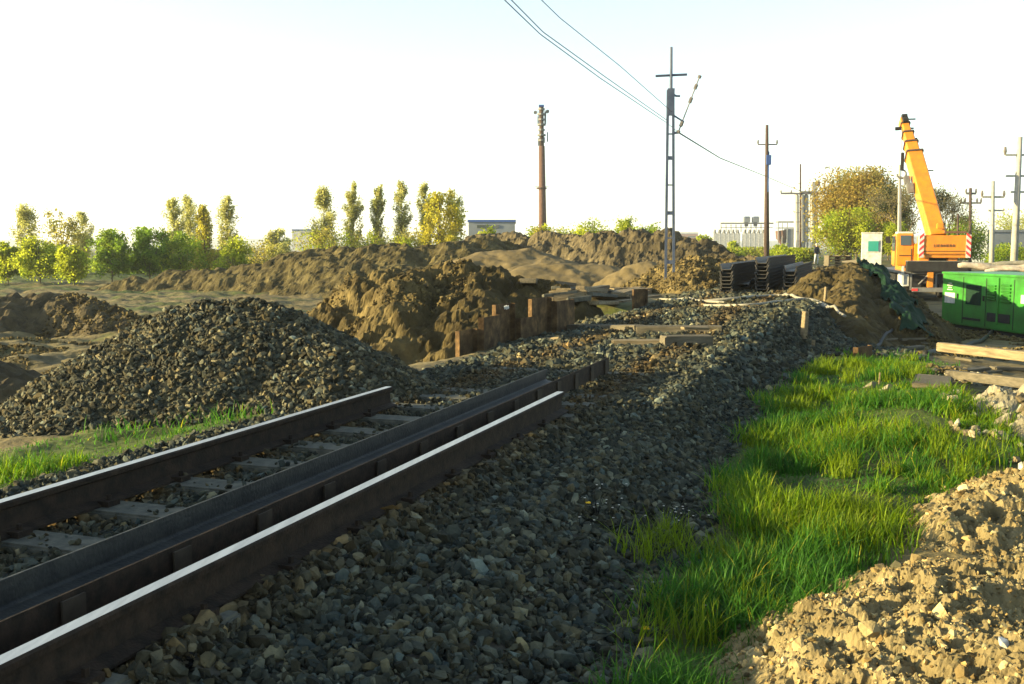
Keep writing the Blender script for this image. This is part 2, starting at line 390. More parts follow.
def mound(name, label, cat, lines, slope, res, m, rnd=.5, lump=.1, lsc=2.0, amp=.1, seed=1, group=None, tintf=None, pad=None):
    L = [[P(*q) if not isinstance(q, Vector) else q for q in l] for l in lines]
    if len(L[0]) == 1: L[0] = L[0]*2
    al = [q for l in L for q in l]; hmax = max(q.z for q in al)+1.4; pd = pad or hmax/slope+rnd+.5
    x0, x1 = min(q.x for q in al)-pd, max(q.x for q in al)+pd; y0, y1 = min(q.y for q in al)-pd, max(q.y for q in al)+pd
    gx, gy = np.meshgrid(np.arange(x0, x1, res), np.arange(y0, y1, res))
    h = mound_height(gx, gy, L, slope, rnd, lump, lsc, amp, seed); g = ground(gx, gy)
    keep = h > g-.12
    I = np.arange(h.size).reshape(h.shape)
    kf = (keep[:-1, :-1] | keep[1:, :-1] | keep[:-1, 1:] | keep[1:, 1:])
    q = np.stack([I[:-1, :-1], I[:-1, 1:], I[1:, 1:], I[1:, :-1]], -1)[kf]
    used = np.unique(q); rm = np.full(h.size, -1); rm[used] = np.arange(len(used))
    V = np.stack([gx, gy, np.maximum(h, g-.3)], -1).reshape(-1, 3)[used]
    tn = .85+.3*fbm(V[:, 0]*.9, V[:, 1]*.9, V[:, 2]*2, seed=seed+60)+.35*fbm(V[:, 0]*4, V[:, 1]*4, V[:, 2]*4, seed=seed+61)*(m.name != 'yellow_sand')
    tint = np.stack([tn]*3, -1)
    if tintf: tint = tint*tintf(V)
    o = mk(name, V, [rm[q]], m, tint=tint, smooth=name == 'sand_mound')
    if label: tag(o, label, cat, group)
    MOUNDS.append((L, slope, rnd, lump, lsc, amp, seed))
    return o, L
def surf(x, y, skip=None):      # top of ground and mounds
    z = ground(x, y)
    for a in MOUNDS: z = np.maximum(z, mound_height(x, y, *a))
    return z
def sz(x, y): return float(surf(np.array([x]), np.array([y]))[0])

gp_lines = [[(212, 304, 10.6), (252, 304, 10.5)], [(252, 304, 10.5), (330, 350, 9.6)], [(212, 304, 10.6), (60, 398, 9.4)]]
GPARG = dict(slope=.56, rnd=.35, lump=.03, lsc=5, amp=.05, seed=2)
gp, gpL = mound('gravel_pile', None, None, gp_lines, .56, .06, M['pile_stone'], .35, .03, 5, .05, 2, tintf=lambda V: np.full((len(V), 3), .6))
mound('dirt_mound', 'dark earth mound standing in the open field at the left, behind the gravel pile', 'dirt mound',
      [[(-60, 312, 29), (0, 304, 30), (22, 294, 31), (62, 292, 31), (86, 300, 30.5), (112, 308, 30), (136, 316, 29.5)]], .72, .09, M['dark_dirt'], .4, .18, 1.7, .22, 5, tintf=lambda V: np.full((len(V), 3), 1.35))
mound('dirt_mound', 'small dark earth mound cut by the left picture edge, beside the gravel pile', 'dirt mound',
      [[(-90, 335, 17), (-35, 350, 16.8), (0, 372, 16.4)]], .6, .07, M['dark_dirt'], .3, .08, 3, .12, 8)
mound('dirt_bank', 'long brown earth bank at the far side of the field, below the trees and bushes', 'dirt bank',
      [[(95, 288, 62), (140, 277, 62), (172, 272, 62), (215, 269, 61), (262, 262, 60), (300, 255, 59.5), (340, 247, 59), (372, 248, 58), (410, 246, 58), (455, 242, 58), (500, 241, 60)],
       [(320, 270, 56), (350, 265, 55), (385, 266, 54), (430, 264, 54)]],
      .62, .14, M['dirt'], .8, .15, 1.2, .42, 12, tintf=lambda V: np.tile([.66, .71, .72], (len(V), 1)))
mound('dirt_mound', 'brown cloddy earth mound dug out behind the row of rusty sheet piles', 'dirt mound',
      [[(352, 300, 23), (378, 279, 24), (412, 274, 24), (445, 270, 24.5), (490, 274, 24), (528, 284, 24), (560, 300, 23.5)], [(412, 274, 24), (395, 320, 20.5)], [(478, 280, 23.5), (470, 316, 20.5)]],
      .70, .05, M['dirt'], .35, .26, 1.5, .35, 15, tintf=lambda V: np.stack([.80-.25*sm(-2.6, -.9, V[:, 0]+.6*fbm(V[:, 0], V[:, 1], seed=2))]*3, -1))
mound('sand_mound', 'smooth yellow sand mound with a rounded top, in the middle distance', 'sand mound',
      [[(462, 264, 54), (488, 252, 54), (525, 249, 54), (548, 258, 53)], [(540, 262, 49), (562, 263, 49), (600, 266, 49), (640, 274, 48)]], .42, .12, M['sand'], .8, .06, 1.1, .18, 19)
mound('dirt_bank', 'dark lumpy earth bank in front of the slim tower, sloping down to the right', 'dirt bank',
      [[(480, 238, 63), (520, 236, 62), (560, 236, 60), (598, 233, 58), (640, 232, 56), (668, 235, 55), (700, 243, 54), (740, 256, 52), (760, 266, 50)]],
      .75, .13, M['dark_dirt'], .6, .30, 1.0, .40, 23, tintf=lambda V: np.stack([np.where(V[:, 0] < 5, 1.9, 1.35)]*3, -1))
mound('sand_mound', 'low pale sand heap just left of the lattice mast', 'sand mound', [[(632, 265, 46), (648, 262, 46), (660, 270, 45)]], .6, .1, M['sand'], .3, .06, 2, .1, 27)
mound('dirt_mound', 'tan cloddy earth mound around the foot of the lattice mast', 'dirt mound',
      [[(640, 284, 39), (660, 272, 40), (690, 260, 41), (722, 258, 41), (748, 262, 40)], [(690, 262, 40), (700, 278, 35)]], .6, .09, M['dirt'], .4, .22, 1.6, .25, 29, tintf=lambda V: np.full((len(V), 3), 1.15))
mound('dirt_mound', 'steep earth mound by the green generator with a dark tarpaulin on its flank', 'dirt mound',
      [[(812, 288, 27), (832, 268, 29.5), (853, 262, 30), (872, 278, 28.5), (886, 300, 26), (893, 322, 24)], [(853, 262, 30), (848, 300, 25), (850, 330, 21.5)]],
      .78, .07, M['dirt'], .35, .12, 2.2, .22, 33, tintf=lambda V: np.full((len(V), 3), .55))
def cl_t(V): return np.full((len(V), 3), 1.0)
mound('clay_mound', 'heap of dry crumbly clay in the near right corner beside the grass', 'clay mound',
      [[(820, 715, 3.4), (850, 660, 3.7), (896, 608, 4.15), (932, 578, 4.5), (985, 572, 4.6), (1100, 560, 4.6)], [(932, 578, 4.5), (950, 640, 3.7), (1080, 650, 3.3)], [(896, 608, 4.1), (905, 690, 3.4), (1000, 760, 2.6), (900, 840, 2.2)]],
      .5, .013, M['clod'], .25, .055, 7.5, .07, 37, tintf=cl_t, pad=1.6)
mound('clay_mound', 'second clay heap farther back at the right edge, behind the near one', 'clay mound',
      [[(962, 516, 5.9), (1000, 490, 6.3), (1040, 473, 6.5), (1120, 465, 6.5)]], .55, .02, M['clod'], .2, .10, 5.5, .10, 41, tintf=cl_t, pad=1.6)
mound('rubble_mound', 'pale heap of rubble and soil at the right edge below the long timber', 'rubble mound',
      [[(985, 405, 9.6), (1008, 391, 9.7), (1060, 384, 9.7), (1120, 380, 9.6)], [(1012, 418, 8.9), (1060, 412, 8.8)]], .7, .03, M['rubble'], .12, .12, 3.2, .1, 43)

def PS(px, py):
    a, b, c = ray(px, py); Y = np.geomspace(1.5, 200, 1500); zz = EYE+c*Y/b; g = surf(a*Y/b, Y)
    i = int(np.argmax(zz < g)) if (zz < g).any() else len(Y)-1
    return Vector((a*Y[i]/b, Y[i], float(g[i])))
# ------------------------------------------------------------------ stones
def hull_proto(seed, n=15):
    r = np.random.default_rng(seed); bm = bmesh.new()
    v = r.normal(size=(n, 3)); v /= np.linalg.norm(v, axis=1)[:, None]; v *= .5*(1+.12*r.normal(size=(n, 1)))
    v *= np.array([1.15, .85, .62])
    for q in v: bm.verts.new(q)
    res = bmesh.ops.convex_hull(bm, input=bm.verts)
    for e in [g for g in set(res['geom_interior']+res['geom_unused']) if isinstance(g, bmesh.types.BMVert)]: bm.verts.remove(e)
    bmesh.ops.triangulate(bm, faces=bm.faces); bm.verts.index_update()
    V = np.array([q.co[:] for q in bm.verts]); Fc = np.array([[q.index for q in f.verts] for f in bm.faces]); bm.free()
    return V, Fc
PROTO = [hull_proto(k) for k in range(26)]
def scatter(pos, size, seed, flat=.4, tint=None, base=0):
    """returns merged V, F, tint for stones at pos"""
    r = np.random.default_rng(seed); n = len(pos); Vs, Fs, Ts = [], [], []; off = base
    q = r.normal(size=(n, 4)); q[:, 1:3] *= flat*1.6; q /= np.linalg.norm(q, axis=1)[:, None]
    ww, x, y, z = q.T[0], q.T[1], q.T[2], q.T[3]
    Rm = np.stack([1-2*(y*y+z*z), 2*(x*y-z*ww), 2*(x*z+y*ww), 2*(x*y+z*ww), 1-2*(x*x+z*z), 2*(y*z-x*ww), 2*(x*z-y*ww), 2*(y*z+x*ww), 1-2*(x*x+y*y)], -1).reshape(n, 3, 3)
    if tint is None:
        k = np.clip(r.lognormal(-.12, .48, n), .35, 3.0)
        warm = r.normal(.01, .09, n); tint = np.stack([k*(1+warm), k, k*(1-warm*1.3)], -1)
    pid = r.integers(0, len(PROTO), n)
    for p, (V, Fc) in enumerate(PROTO):
        ix = np.where(pid == p)[0]
        if len(ix) == 0: continue
        W = np.einsum('nij,vj->nvi', Rm[ix], V)*size[ix][:, None, None]+pos[ix][:, None, :]
        Vs.append(W.reshape(-1, 3)); Fs.append((Fc[None]+off+(np.arange(len(ix))*len(V))[:, None, None]).reshape(-1, 3)); off += len(ix)*len(V)
        Ts.append(np.repeat(tint[ix], len(V), 0))
    return np.concatenate(Vs), np.concatenate(Fs), np.concatenate(Ts)
def infr(x, y, m=.62): return (y > .6) & (np.abs(x) < y*m+1.0)
def st_points(n, s0, s1, t0, t1, r):
    s = r.uniform(s0, s1, n); t = r.uniform(t0, t1, n); return xy(s, t)
r1 = np.random.default_rng(5)
parts = []
def lay(n, s0, s1, t0, t1, mean, sink=.25, fn=None):
    x, y = st_points(n, s0, s1, t0, t1, r1); k = infr(x, y); x, y = x[k], y[k]
    s, t = st(x, y); size = np.clip(r1.lognormal(math.log(mean), .45, len(x)), mean*.35, mean*2.3)
    if fn is not None: k = fn(x, y, s, t); x, y, s, t, size = x[k], y[k], s[k], t[k], size[k]
    z = ground(x, y)+size*(.5-sink)*.6+r1.uniform(-.012, .012, len(x))
    parts.append((np.stack([x, y, z], -1), size))
def edge_ok(x, y, s, t): return grass_mask(x, y)+.25*r1.random(len(x)) < .62
lay(90000, -5.1, -.7, 1.0, 12, .035, fn=edge_ok)
lay(9000, -2.3, -.8, 1.0, 12, .047, sink=.35, fn=edge_ok)
lay(30000, -5.6, .9, 11, 22, .066, fn=lambda x, y, s, t: edge_ok(x, y, s, t) & (s > -5.2+.25*(t < 14)))
lay(16000, -5.5, .3, 21, 34, .10)
lay(7000, -4.7, -1.2, 34, 70, .16)
# stones kicked up onto the sleepers
x, y = st_points(3600, -4.2, -1.75, 1, 12.5, r1); k = infr(x, y) & (noise(x*2.3, y*2.3, seed=14) > -.1); x, y = x[k], y[k]; size = np.clip(r1.lognormal(math.log(.032), .4, len(x)), .012, .07)
parts.append((np.stack([x, y, .002+size*.2], -1), size))
PV, PF, PT, base = [], [], [], 0
for i, (p, sz_) in enumerate(parts):
    v, f, t = scatter(p, sz_, 100+i, base=base); ss_ = st(v[:, 0], v[:, 1])[0]; rs2 = np.exp(-((ss_+2.36)/.22)**2)+np.exp(-((ss_+3.86)/.22)**2); t = t*(1+rs2[:, None]*np.array([.35, -.05, -.35])); base += len(v); PV.append(v); PF.append(f); PT.append(t)
tag(mk('ballast', np.concatenate(PV), [np.concatenate(PF)], M['stone'], tint=np.concatenate(PT)), 'crushed grey ballast stones covering the track bed', 'ballast', kind='stuff')

# gravel pile: its stones belong to the pile
r2 = np.random.default_rng(9)
n = 72000; x = r2.uniform(-8.5, .2, n); y = r2.uniform(7.0, 14, n)
h = mound_height(x, y, gpL, .56, .35, .03, 5, .05, 2); k = h > ground(x, y)-.03-.05*r2.random(n); x, y, h = x[k], y[k], h[k]
size = np.clip(r2.lognormal(math.log(.046), .36, len(x)), .02, .095)
v, f, t = scatter(np.stack([x, y, h+size*.12], -1), size, 77)
me = gp.data; gV = np.empty(len(me.vertices)*3, np.float32); me.vertices.foreach_get('co', gV); gV = gV.reshape(-1, 3)
gF = np.empty(len(me.loops), np.int32); me.loops.foreach_get('vertex_index', gF); gF = gF.reshape(-1, 4)
bpy.data.objects.remove(gp)
tag(mk('gravel_pile', np.concatenate([gV, v]), [gF, f+len(gV)], M['pile_stone'], tint=np.concatenate([np.full((len(gV), 3), .6), t])),
    'big cone-shaped pile of crushed gravel beside the left rail', 'gravel pile')

# loose clods and pebbles on the clay, loose rubble, stones over the fields
def loose(name, label, cat, n, x0, x1, y0, y1, mean, m, seed, cond=None, flat=.6, off=.25, tint=None):
    r = np.random.default_rng(seed); x = r.uniform(x0, x1, n); y = r.uniform(y0, y1, n); k = infr(x, y)
    if cond: k &= cond(x, y)
    x, y = x[k], y[k]; s_ = np.clip(r.lognormal(math.log(mean), .5, len(x)), mean*.35, mean*3.2)
    if tint == 'auto': tint = clodtint(len(x), seed)
    v, f, t = scatter(np.stack([x, y, surf(x, y)+s_*off], -1), s_, seed, flat, tint)
    return tag(mk(name, v, [f], m, tint=t), label, cat, kind='stuff')
def on_mound(i, lo=.0): return lambda x, y: mound_height(x, y, *MOUNDS[i]) > ground(x, y)+lo
near_clay = len(MOUNDS)-3
loose('clay_crumbs', 'small dry clods littering the near clay heaps', 'clay crumbs', 42000, .4, 5, 1.8, 7.5, .013, M['clod'], 61,
      lambda x, y: on_mound(near_clay, -.03)(x, y) | on_mound(near_clay+1, -.03)(x, y), flat=1.2, off=.1)
loose('clay_lumps', 'bigger dry lumps lying on the near clay heaps', 'clay lumps', 1500, .4, 5, 1.8, 7.5, .034, M['clod'], 64,
      lambda x, y: on_mound(near_clay, -.03)(x, y) | on_mound(near_clay+1, -.03)(x, y), flat=1.2, off=.1)
loose('rubble_stones', 'pale broken stones strewn by the rubble heap at the right edge', 'rubble', 2600, 3.6, 8.5, 6.5, 13, .06, M['rubble'], 62,
      lambda x, y: (st(x, y)[0] > 1.1+.4*noise(x*2, y*2, seed=3)) & (noise(x*1.1, y*1.1, seed=8) > -.35), flat=1.0)
midx_ = {k for k in range(len(MOUNDS))}
def dirt_here(x, y):
    ok = np.zeros(len(x), bool)
    for k in (0, 1, 3, 7, 8): ok |= mound_height(x, y, *MOUNDS[k]) > ground(x, y)+.02
    return ok
def clodtint(n, seed): r = np.random.default_rng(seed); k = r.uniform(.35, 1.3, n); return np.stack([k, k, k], -1)
loose('earth_clods', 'brown earth clods scattered over the digging site', 'earth clods', 150000, -14, 16, 13, 43, .06, M['dirt'], 63,
      lambda x, y: dirt_here(x, y) | ((st(x, y)[0] > .9) & (noise(x, y, seed=4) > .1) & (y < 34)) | ((st(x, y)[0] < -5.6) & (y < 27) & (noise(x*.7, y*.7, seed=6) > .2)), flat=1.2, off=.12, tint='auto')

# ------------------------------------------------------------------ grass
def blades(x, y, z, L, wd, seed, lean=.5, col=None):
    r = np.random.default_rng(seed); n = len(x); a = r.uniform(0, 2*np.pi, n); ln = r.uniform(.15, 1, n)*lean
    dx, dy = np.cos(a)*ln, np.sin(a)*ln; px, py = -np.sin(a), np.cos(a)
    lv = np.array([0, .38, .72, 1.0]); wv = np.array([1, .85, .5])
    V = np.empty((n, 7, 3))
    for i in range(4):
        u = lv[i]; cx = x+dx*L*u*u; cy = y+dy*L*u*u; cz = z-.02+L*u*(1-.35*ln*u)
        if i < 3:
            V[:, 2*i] = np.stack([cx-px*wd*wv[i]/2, cy-py*wd*wv[i]/2, cz], -1); V[:, 2*i+1] = np.stack([cx+px*wd*wv[i]/2, cy+py*wd*wv[i]/2, cz], -1)
        else: V[:, 6] = np.stack([cx, cy, cz], -1)
    b = (np.arange(n)*7)[:, None]
    Q = np.concatenate([b+np.array([[0, 1, 3, 2]]), b+np.array([[2, 3, 5, 4]])]); Tt = b+np.array([[4, 5, 6]])
    return V.reshape(-1, 3), Q, Tt, np.repeat(col, 7, 0)
def grass(name, label, n, x0, x1, y0, y1, seed, hmul=1.0, cond=None):
    r = np.random.default_rng(seed)
    x = r.uniform(x0, x1, n); y = y0*(y1/y0)**r.random(n) if y0 > .5 else r.uniform(y0, y1, n)
    x = x*y/y1 if name == 'grass' and x0 < -1 else x
    k = infr(x, y); x, y = x[k], y[k]
    gmask = grass_mask(x, y); cl = fbm(x*1.9, y*1.9, oct=3, seed=55); bare = fbm(x*1.3+7, y*1.3, oct=2, seed=56)
    k = (gmask*(1.0-(.8-.5*(y < 6))*sm(.12, .35, bare)) > r.random(len(x))*.9+.05)
    if cond: k &= cond(x, y)
    x, y, cl = x[k], y[k], cl[k]; n = len(x)
    L = (.045+.15*sm(-.1, .4, cl))*r.uniform(.45, 1.35, n)*hmul*(1+.12*(y < 5.5))
    wd = .0035+.0009*y
    g = r.normal(1, .22, n).clip(.5, 1.7); yl = sm(-.2, .6, fbm(x*.8, y*.8, seed=57)+r.normal(0, .25, n))
    col = np.stack([g*(.40+1.0*yl), g*(.75+.5*yl), g*(1.6-1.2*yl)], -1)
    dry = r.random(n) < .025; col[dry] = np.array([2.6, 1.5, 3.4])
    return blades(x, y, ground(x, y), L, wd, seed+1, 1.05, col)
def tufts(cx, cy, n, seed, rad, hmin, hmax):
    r = np.random.default_rng(seed); X_, Y_, L_ = [], [], []
    for a, b, q in zip(cx, cy, n):
        X_.append(a+r.normal(0, rad, q)); Y_.append(b+r.normal(0, rad, q)); L_.append(r.uniform(hmin, hmax, q))
    X_, Y_, L_ = map(np.concatenate, (X_, Y_, L_)); m_ = len(X_); g = r.normal(1.05, .2, m_).clip(.5, 1.6)
    return blades(X_, Y_, ground(X_, Y_), L_, .0035+.0008*Y_, seed+1, .95, np.stack([g*1.2, g*1.05, g*.8], -1))
G1 = [grass('g', '', 430000, -1.0, 9.0, 2.2, 19, 71), grass('g', '', 60000, -8.0, -2.0, 4.0, 9.5, 81, .9)]
rt = np.random.default_rng(90)
tp = [PG(px, py) for px, py in [(655, 548), (672, 540), (690, 560), (742, 575), (758, 570), (845, 522), (852, 510), (838, 535), (665, 610), (742, 612), (755, 618), (650, 640), (700, 600), (790, 590), (640, 560), (720, 560), (860, 545), (880, 520), (700, 640), (770, 540)]]
tx = np.array([p.x for p in tp]); ty = np.array([p.y for p in tp])
G1.append(tufts(tx, ty, [95]*len(tp), 91, .07, .10, .26))
rx = rt.uniform(-1, 7, 900); ry = rt.uniform(5.2, 17, 900); k = (grass_mask(rx, ry) > .7) & infr(rx, ry) & (fbm(rx*.7, ry*.7, seed=77) > -.05)
G1.append(tufts(rx[k], ry[k], [45]*int(k.sum()), 92, .055, .10, .27))
off = 0; GV, GQ, GT_, GC = [], [], [], []
for (v, q, t, c) in G1: GV.append(v); GQ.append(q+off); GT_.append(t+off); GC.append(c); off += len(v)
tag(mk('grass', np.concatenate(GV), [np.concatenate(GQ), np.concatenate(GT_)], M['grass'], tint=np.concatenate(GC)), 'bright green grass and tufts beside the ballast', 'grass', kind='stuff')

# flowers
def flowers(name, label, pts, m, size, hgt, seed):
    r = random.Random(seed); mb = MB()
    for p in pts:
        hh = hgt*r.uniform(.6, 1.2); top = p+Vector((r.uniform(-.02, .02), r.uniform(-.02, .02), hh))
        mb.tube([p, top], .0015, 3, 1, False)
        for j in range(5):
            a = j*1.257+r.random(); c = top+Vector((math.cos(a), math.sin(a), .3))*size*.45
            mb.box(c, (size*.6, size*.45, size*.3), 0, Matrix.Rotation(a, 3, 'Z'))
    return mb.build(name, [m, M['grass']])
rr_ = random.Random(3)
pw = [PG(rr_.gauss(676, 9), rr_.gauss(521, 5)) for _ in range(14)]+[PG(rr_.gauss(606, 12), rr_.gauss(518, 12)) for _ in range(18)]+[PG(rr_.uniform(620, 720), rr_.uniform(520, 620)) for _ in range(7)]
tag(flowers('wildflowers', '', pw, M['petal'], .009, .06, 1), 'scatter of tiny white wildflowers where the ballast meets the grass', 'wildflowers', kind='stuff')
dl = ['yellow dandelion low in the near grass, closest to the camera', 'yellow dandelion on the ballast slope above the white flowers']
for i, (px, py) in enumerate([(644, 640), (586, 512)]):
    tag(flowers('dandelion', '', [PG(px, py)], M['yellow'], .022 if i == 0 else .02, .05, 5+i), dl[i], 'flower')
# small weeds with stalks on the ballast
def weed(p, seed, h=.12, nleaf=26):
    r = random.Random(seed); mb = MB()
    for i in range(7):
        a = r.uniform(0, 6.28); tip = p+Vector((math.cos(a)*h*.4, math.sin(a)*h*.4, h*r.uniform(.6, 1.1))); mb.tube([p, (p+tip)/2+Vector((0, 0, .01)), tip], .0018, 3, 0, False)
        for j in range(4):
            c = p.lerp(tip, .3+.2*j); b = r.uniform(0, 6.28); d = Vector((math.cos(b), math.sin(b), .4))*.022; e = Vector((-math.sin(b), math.cos(b), 0))*.007
            mb.add([c, c+d*.5+e, c+d, c+d*.5-e], [(0, 1, 2, 3)], 0)
    return mb.build('weed', M['grass'])
for i, (px, py, lb) in enumerate([(597, 520, 'leggy weed growing out of the shaded ballast slope among white flowers'), (188, 676, 'low weed between ballast stones at the bottom picture edge'), (615, 540, 'small weed on the ballast just above the first grass tufts')]):
    tag(weed(PG(px, py), i, .15 if i == 0 else .07), lb, 'weed')

# ------------------------------------------------------------------ track: rails, guard angles, sleepers
tdir = Vector((ST, CT, 0)); sdir = Vector((CT, -ST, 0)); UP = Vector((0, 0, 1))
def SP(s, t, z): x, y = xy(s, t); return Vector((x, y, z))
RAILP = [(-.075, 0), (.075, 0), (.075, .012), (.012, .032), (.009, .125), (.034, .138), (.036, .16), (.028, .170), (-.028, .170), (-.036, .16), (-.034, .138), (-.009, .125), (-.012, .032), (-.075, .012)]
SL, SR = -3.86, -2.36
t_l = st(*P(397, 388, 8.55).xy)[1]; t_r = st(*P(568, 392, 8.25).xy)[1]
clipm = None
def rail(s, t1, label):
    mb = MB(); mis = [0]*14; mis[7] = 1
    mb.prism(RAILP, SP(s, -2.5, .002), SP(s, t1, .002), sdir, UP, 0, mis)
    root = thing('rail', label, 'rail')
    mb.build('rail_body', [M['rail_rust'], M['rail_top']], root)
    t = 1.2
    while t < t1-.15:
        for sg in (-1, 1):
            c = MB(); c.box(SP(s+sg*.085, t, .018), (.07, .09, .03), 0, Matrix.Rotation(-TH, 3, 'Z')); c.tube([SP(s+sg*.085, t, .02), SP(s+sg*.085, t, .062)], .014, 6)
            c.build('rail_clip', M['rail_rust'], root)
        t += .6
    return root
rail(SL, t_l, 'worn left running rail ending in front of the gravel pile')
rail(SR, t_r, 'shiny near right running rail next to the ballast slope, cut short')
def angle_bar(s, t1, prof, name, label, zt, m, tabs=False):
    root = thing(name, label, 'guard rail'); mb = MB(); mb.prism(prof, SP(s, -2.5, zt), SP(s, t1, zt), sdir, UP)
    mb.build('bar', m, root, bevel=.002)
    if tabs:
        t = .9
        while t < t1: MB().box(SP(s+.0195, t, zt+.07), (.010, .11, .15), 0, Matrix.Rotation(-TH, 3, 'Z')).build('bracket', M['tab'], root); t += .6
    return root
t_a = st(*P(548, 369, 9.8).xy)[1]; t_b = st(*P(621, 357, 10.9).xy)[1]
Lp = [(0, 0), (.085, 0), (.095, .02), (.085, .05), (.03, .06), (.014, .07), (.014, .165), (0, .165)]
angle_bar(-2.95, t_a, Lp, 'guard_rail', 'wide grey angle-steel guard rail lying between the two running rails', .004, M['steel_dark'])
angle_bar(-2.62, t_b, [(-.006, 0), (.006, 0), (.006, .162), (-.006, .162)], 'guard_rail', 'thin rusty upright guard plate hugging the right running rail', .004, M['rail_rust'], True)
# sleepers
sl0 = None; t = 1.2; i = 0
while t < 13.6:
    if sl0 is None:
        sl0 = thing('sleeper', 'pale concrete sleeper laid across the track bed under the rails', 'sleeper', SP(-3.11, t, 0), -TH, 'concrete sleepers under the track')
        MB().box((0, 0, -.075), (1.92, .24, .155), 0, None, .96).build('sleeper_body', M['concrete'], sl0, bevel=.012)
    else:
        z = 0 if t < t_r+.8 else -.035+.015*math.sin(i*2.1)
        dup(sl0, SP(-3.11, t, z), -TH+(0 if t < t_r else .03*math.sin(i)))
    t += .6; i += 1

# ------------------------------------------------------------------ sheet piles standing
def upile(w_=.42, d=.16, th=.014, k=.62):
    """U profile outline"""
    a = w_/2; b = a*k
    outer = [(-a, 0), (-b, d), (b, d), (a, 0)]
    inner = [(a-th*1.6, 0), (b-th*.6, d-th), (-b+th*.6, d-th), (-a+th*1.6, 0)]
    return outer+inner
def standing_pile(px0, px1, ytop, Ya, Yb, label, flip, extra=.9):
    a = P(px0, ytop, Ya); b = P(px1, ytop, Yb); wv = Vector((b.x-a.x, b.y-a.y, 0)); c = Vector(((a.x+b.x)/2, (a.y+b.y)/2, 0)); L = wv.length
    ztop = (a.z+b.z)/2; zb = min(gz(a.x, a.y), gz(b.x, b.y))-extra
    r_ = wv.normalized(); n_ = Vector((r_.y, -r_.x, 0))*(1 if flip else -1)
    mb = MB(); mb.prism(upile(L*1.0, .085, .014, .93), c+UP*zb, c+UP*ztop, r_, n_)
    o = mb.build('sheet_pile', M['pile_rust'], bevel=.003)
    return tag(o, label, 'sheet pile', 'sheet piles standing in a row beside the track')
SPI = [(459.5, 478, 330, 14.4, 14.9, 'rusty standing sheet pile, shortest and first at the near left end of the row', 0), (478, 496, 316, 14.9, 15.6, 'rusty standing sheet pile second in the row, right of the shortest one', 1),
       (496, 515.5, 304, 15.6, 16.2, 'tall rusty standing sheet pile third in the row, with pale scuffs near its top', 0), (515.5, 533, 317, 16.2, 16.8, 'lower rusty standing sheet pile between the two tallest ones', 1),
       (532, 552, 298, 16.6, 17.4, 'tallest rusty standing sheet pile, with a bright left edge', 0), (552, 571, 300, 17.4, 18.2, 'rusty standing sheet pile at the far right end of the row', 1)]
for k_, a in enumerate(SPI):
    o = standing_pile(*a[:6], bool(a[6]))
    if k_ == 2:
        mb = MB(); p_ = P(502, 307.5, 15.78); d_ = Vector((.44, .9, 0)); n3 = Vector((.9, -.44, 0))
        for q_, h3 in ((0, .05), (.06, .07), (.12, .05)): c3_ = p_+d_*q_+n3*.05; mb.box(c3_, (.012, .03, h3), 0, Matrix.Rotation(-.46, 3, 'Z') @ Matrix.Rotation(.5, 3, 'X'))
        mb.build('scuff', M['white'], o)
o = standing_pile(634, 648, 289, 27, 27.4, 'short dark sheet pile standing alone beside the broken slabs', False); 
o = standing_pile(868, 853, 346, 16.6, 16.2, 'stub of dark sheet pile with one bright edge at the top of the grass', False, .4)

# ------------------------------------------------------------------ stacks of sheet piles lying along the track
def stack(px0, px1, ytop, Y0, n, length, word, sag=0):
    a = P(px0, ytop, Y0); b = P(px1, ytop, Y0); wd = b.x-a.x; z0 = max(gz(a.x, a.y), gz(b.x, b.y))+.02; H = a.z-z0
    step = H/n; prof = upile(wd*1.0, .19, .03); c = Vector(((a.x+b.x)/2, Y0, 0))
    for i in range(n):
        z = z0+step*i-(.12 if i else 0)*0
        j = random.uniform(-.12, .12); sh = random.uniform(-.012, .012)
        mb = MB(); p0 = c+tdir*j+sdir*sh+UP*z
        h_ = min(.19, step+.075)
        mb.prism([(x_, h_-.01-y_*h_/.19) for x_, y_ in upile(wd, .19, .022)][::-1], p0, p0+tdir*length, sdir, UP)
        o = mb.build('sheet_pile', M['stack_steel'])
        lb = f'dark steel sheet pile lying in the {word} stack on the track bed' if i < n-1 else f'topmost sheet pile of the {word} stack, pale along its lit upper edge'
        tag(o, lb, 'sheet pile', f'sheet piles in the {word} stack')
stack(720, 734, 266, 30, 8, 13, 'leftmost'); stack(755, 769.5, 259.5, 30, 9, 13, 'tall middle'); stack(783, 797, 268, 30, 7, 10, 'right-hand')
stack(736, 752, 281, 31.5, 3, 9, 'low')
# timber bearers under the stacks
for i, (dt, lb) in enumerate([(.9, 'near timber bearer under the stacked sheet piles'), (6, 'far timber bearer under the stacked sheet piles')]):
    a = P(718, 293, 30+dt); tag(MB().box(a*0+SP(-2.95, 31.4+dt, .005), (3.0, .16, .08), 0, Matrix.Rotation(-TH, 3, 'Z')).build('timber_bearer', M['greywood'], bevel=.01), lb, 'timber')

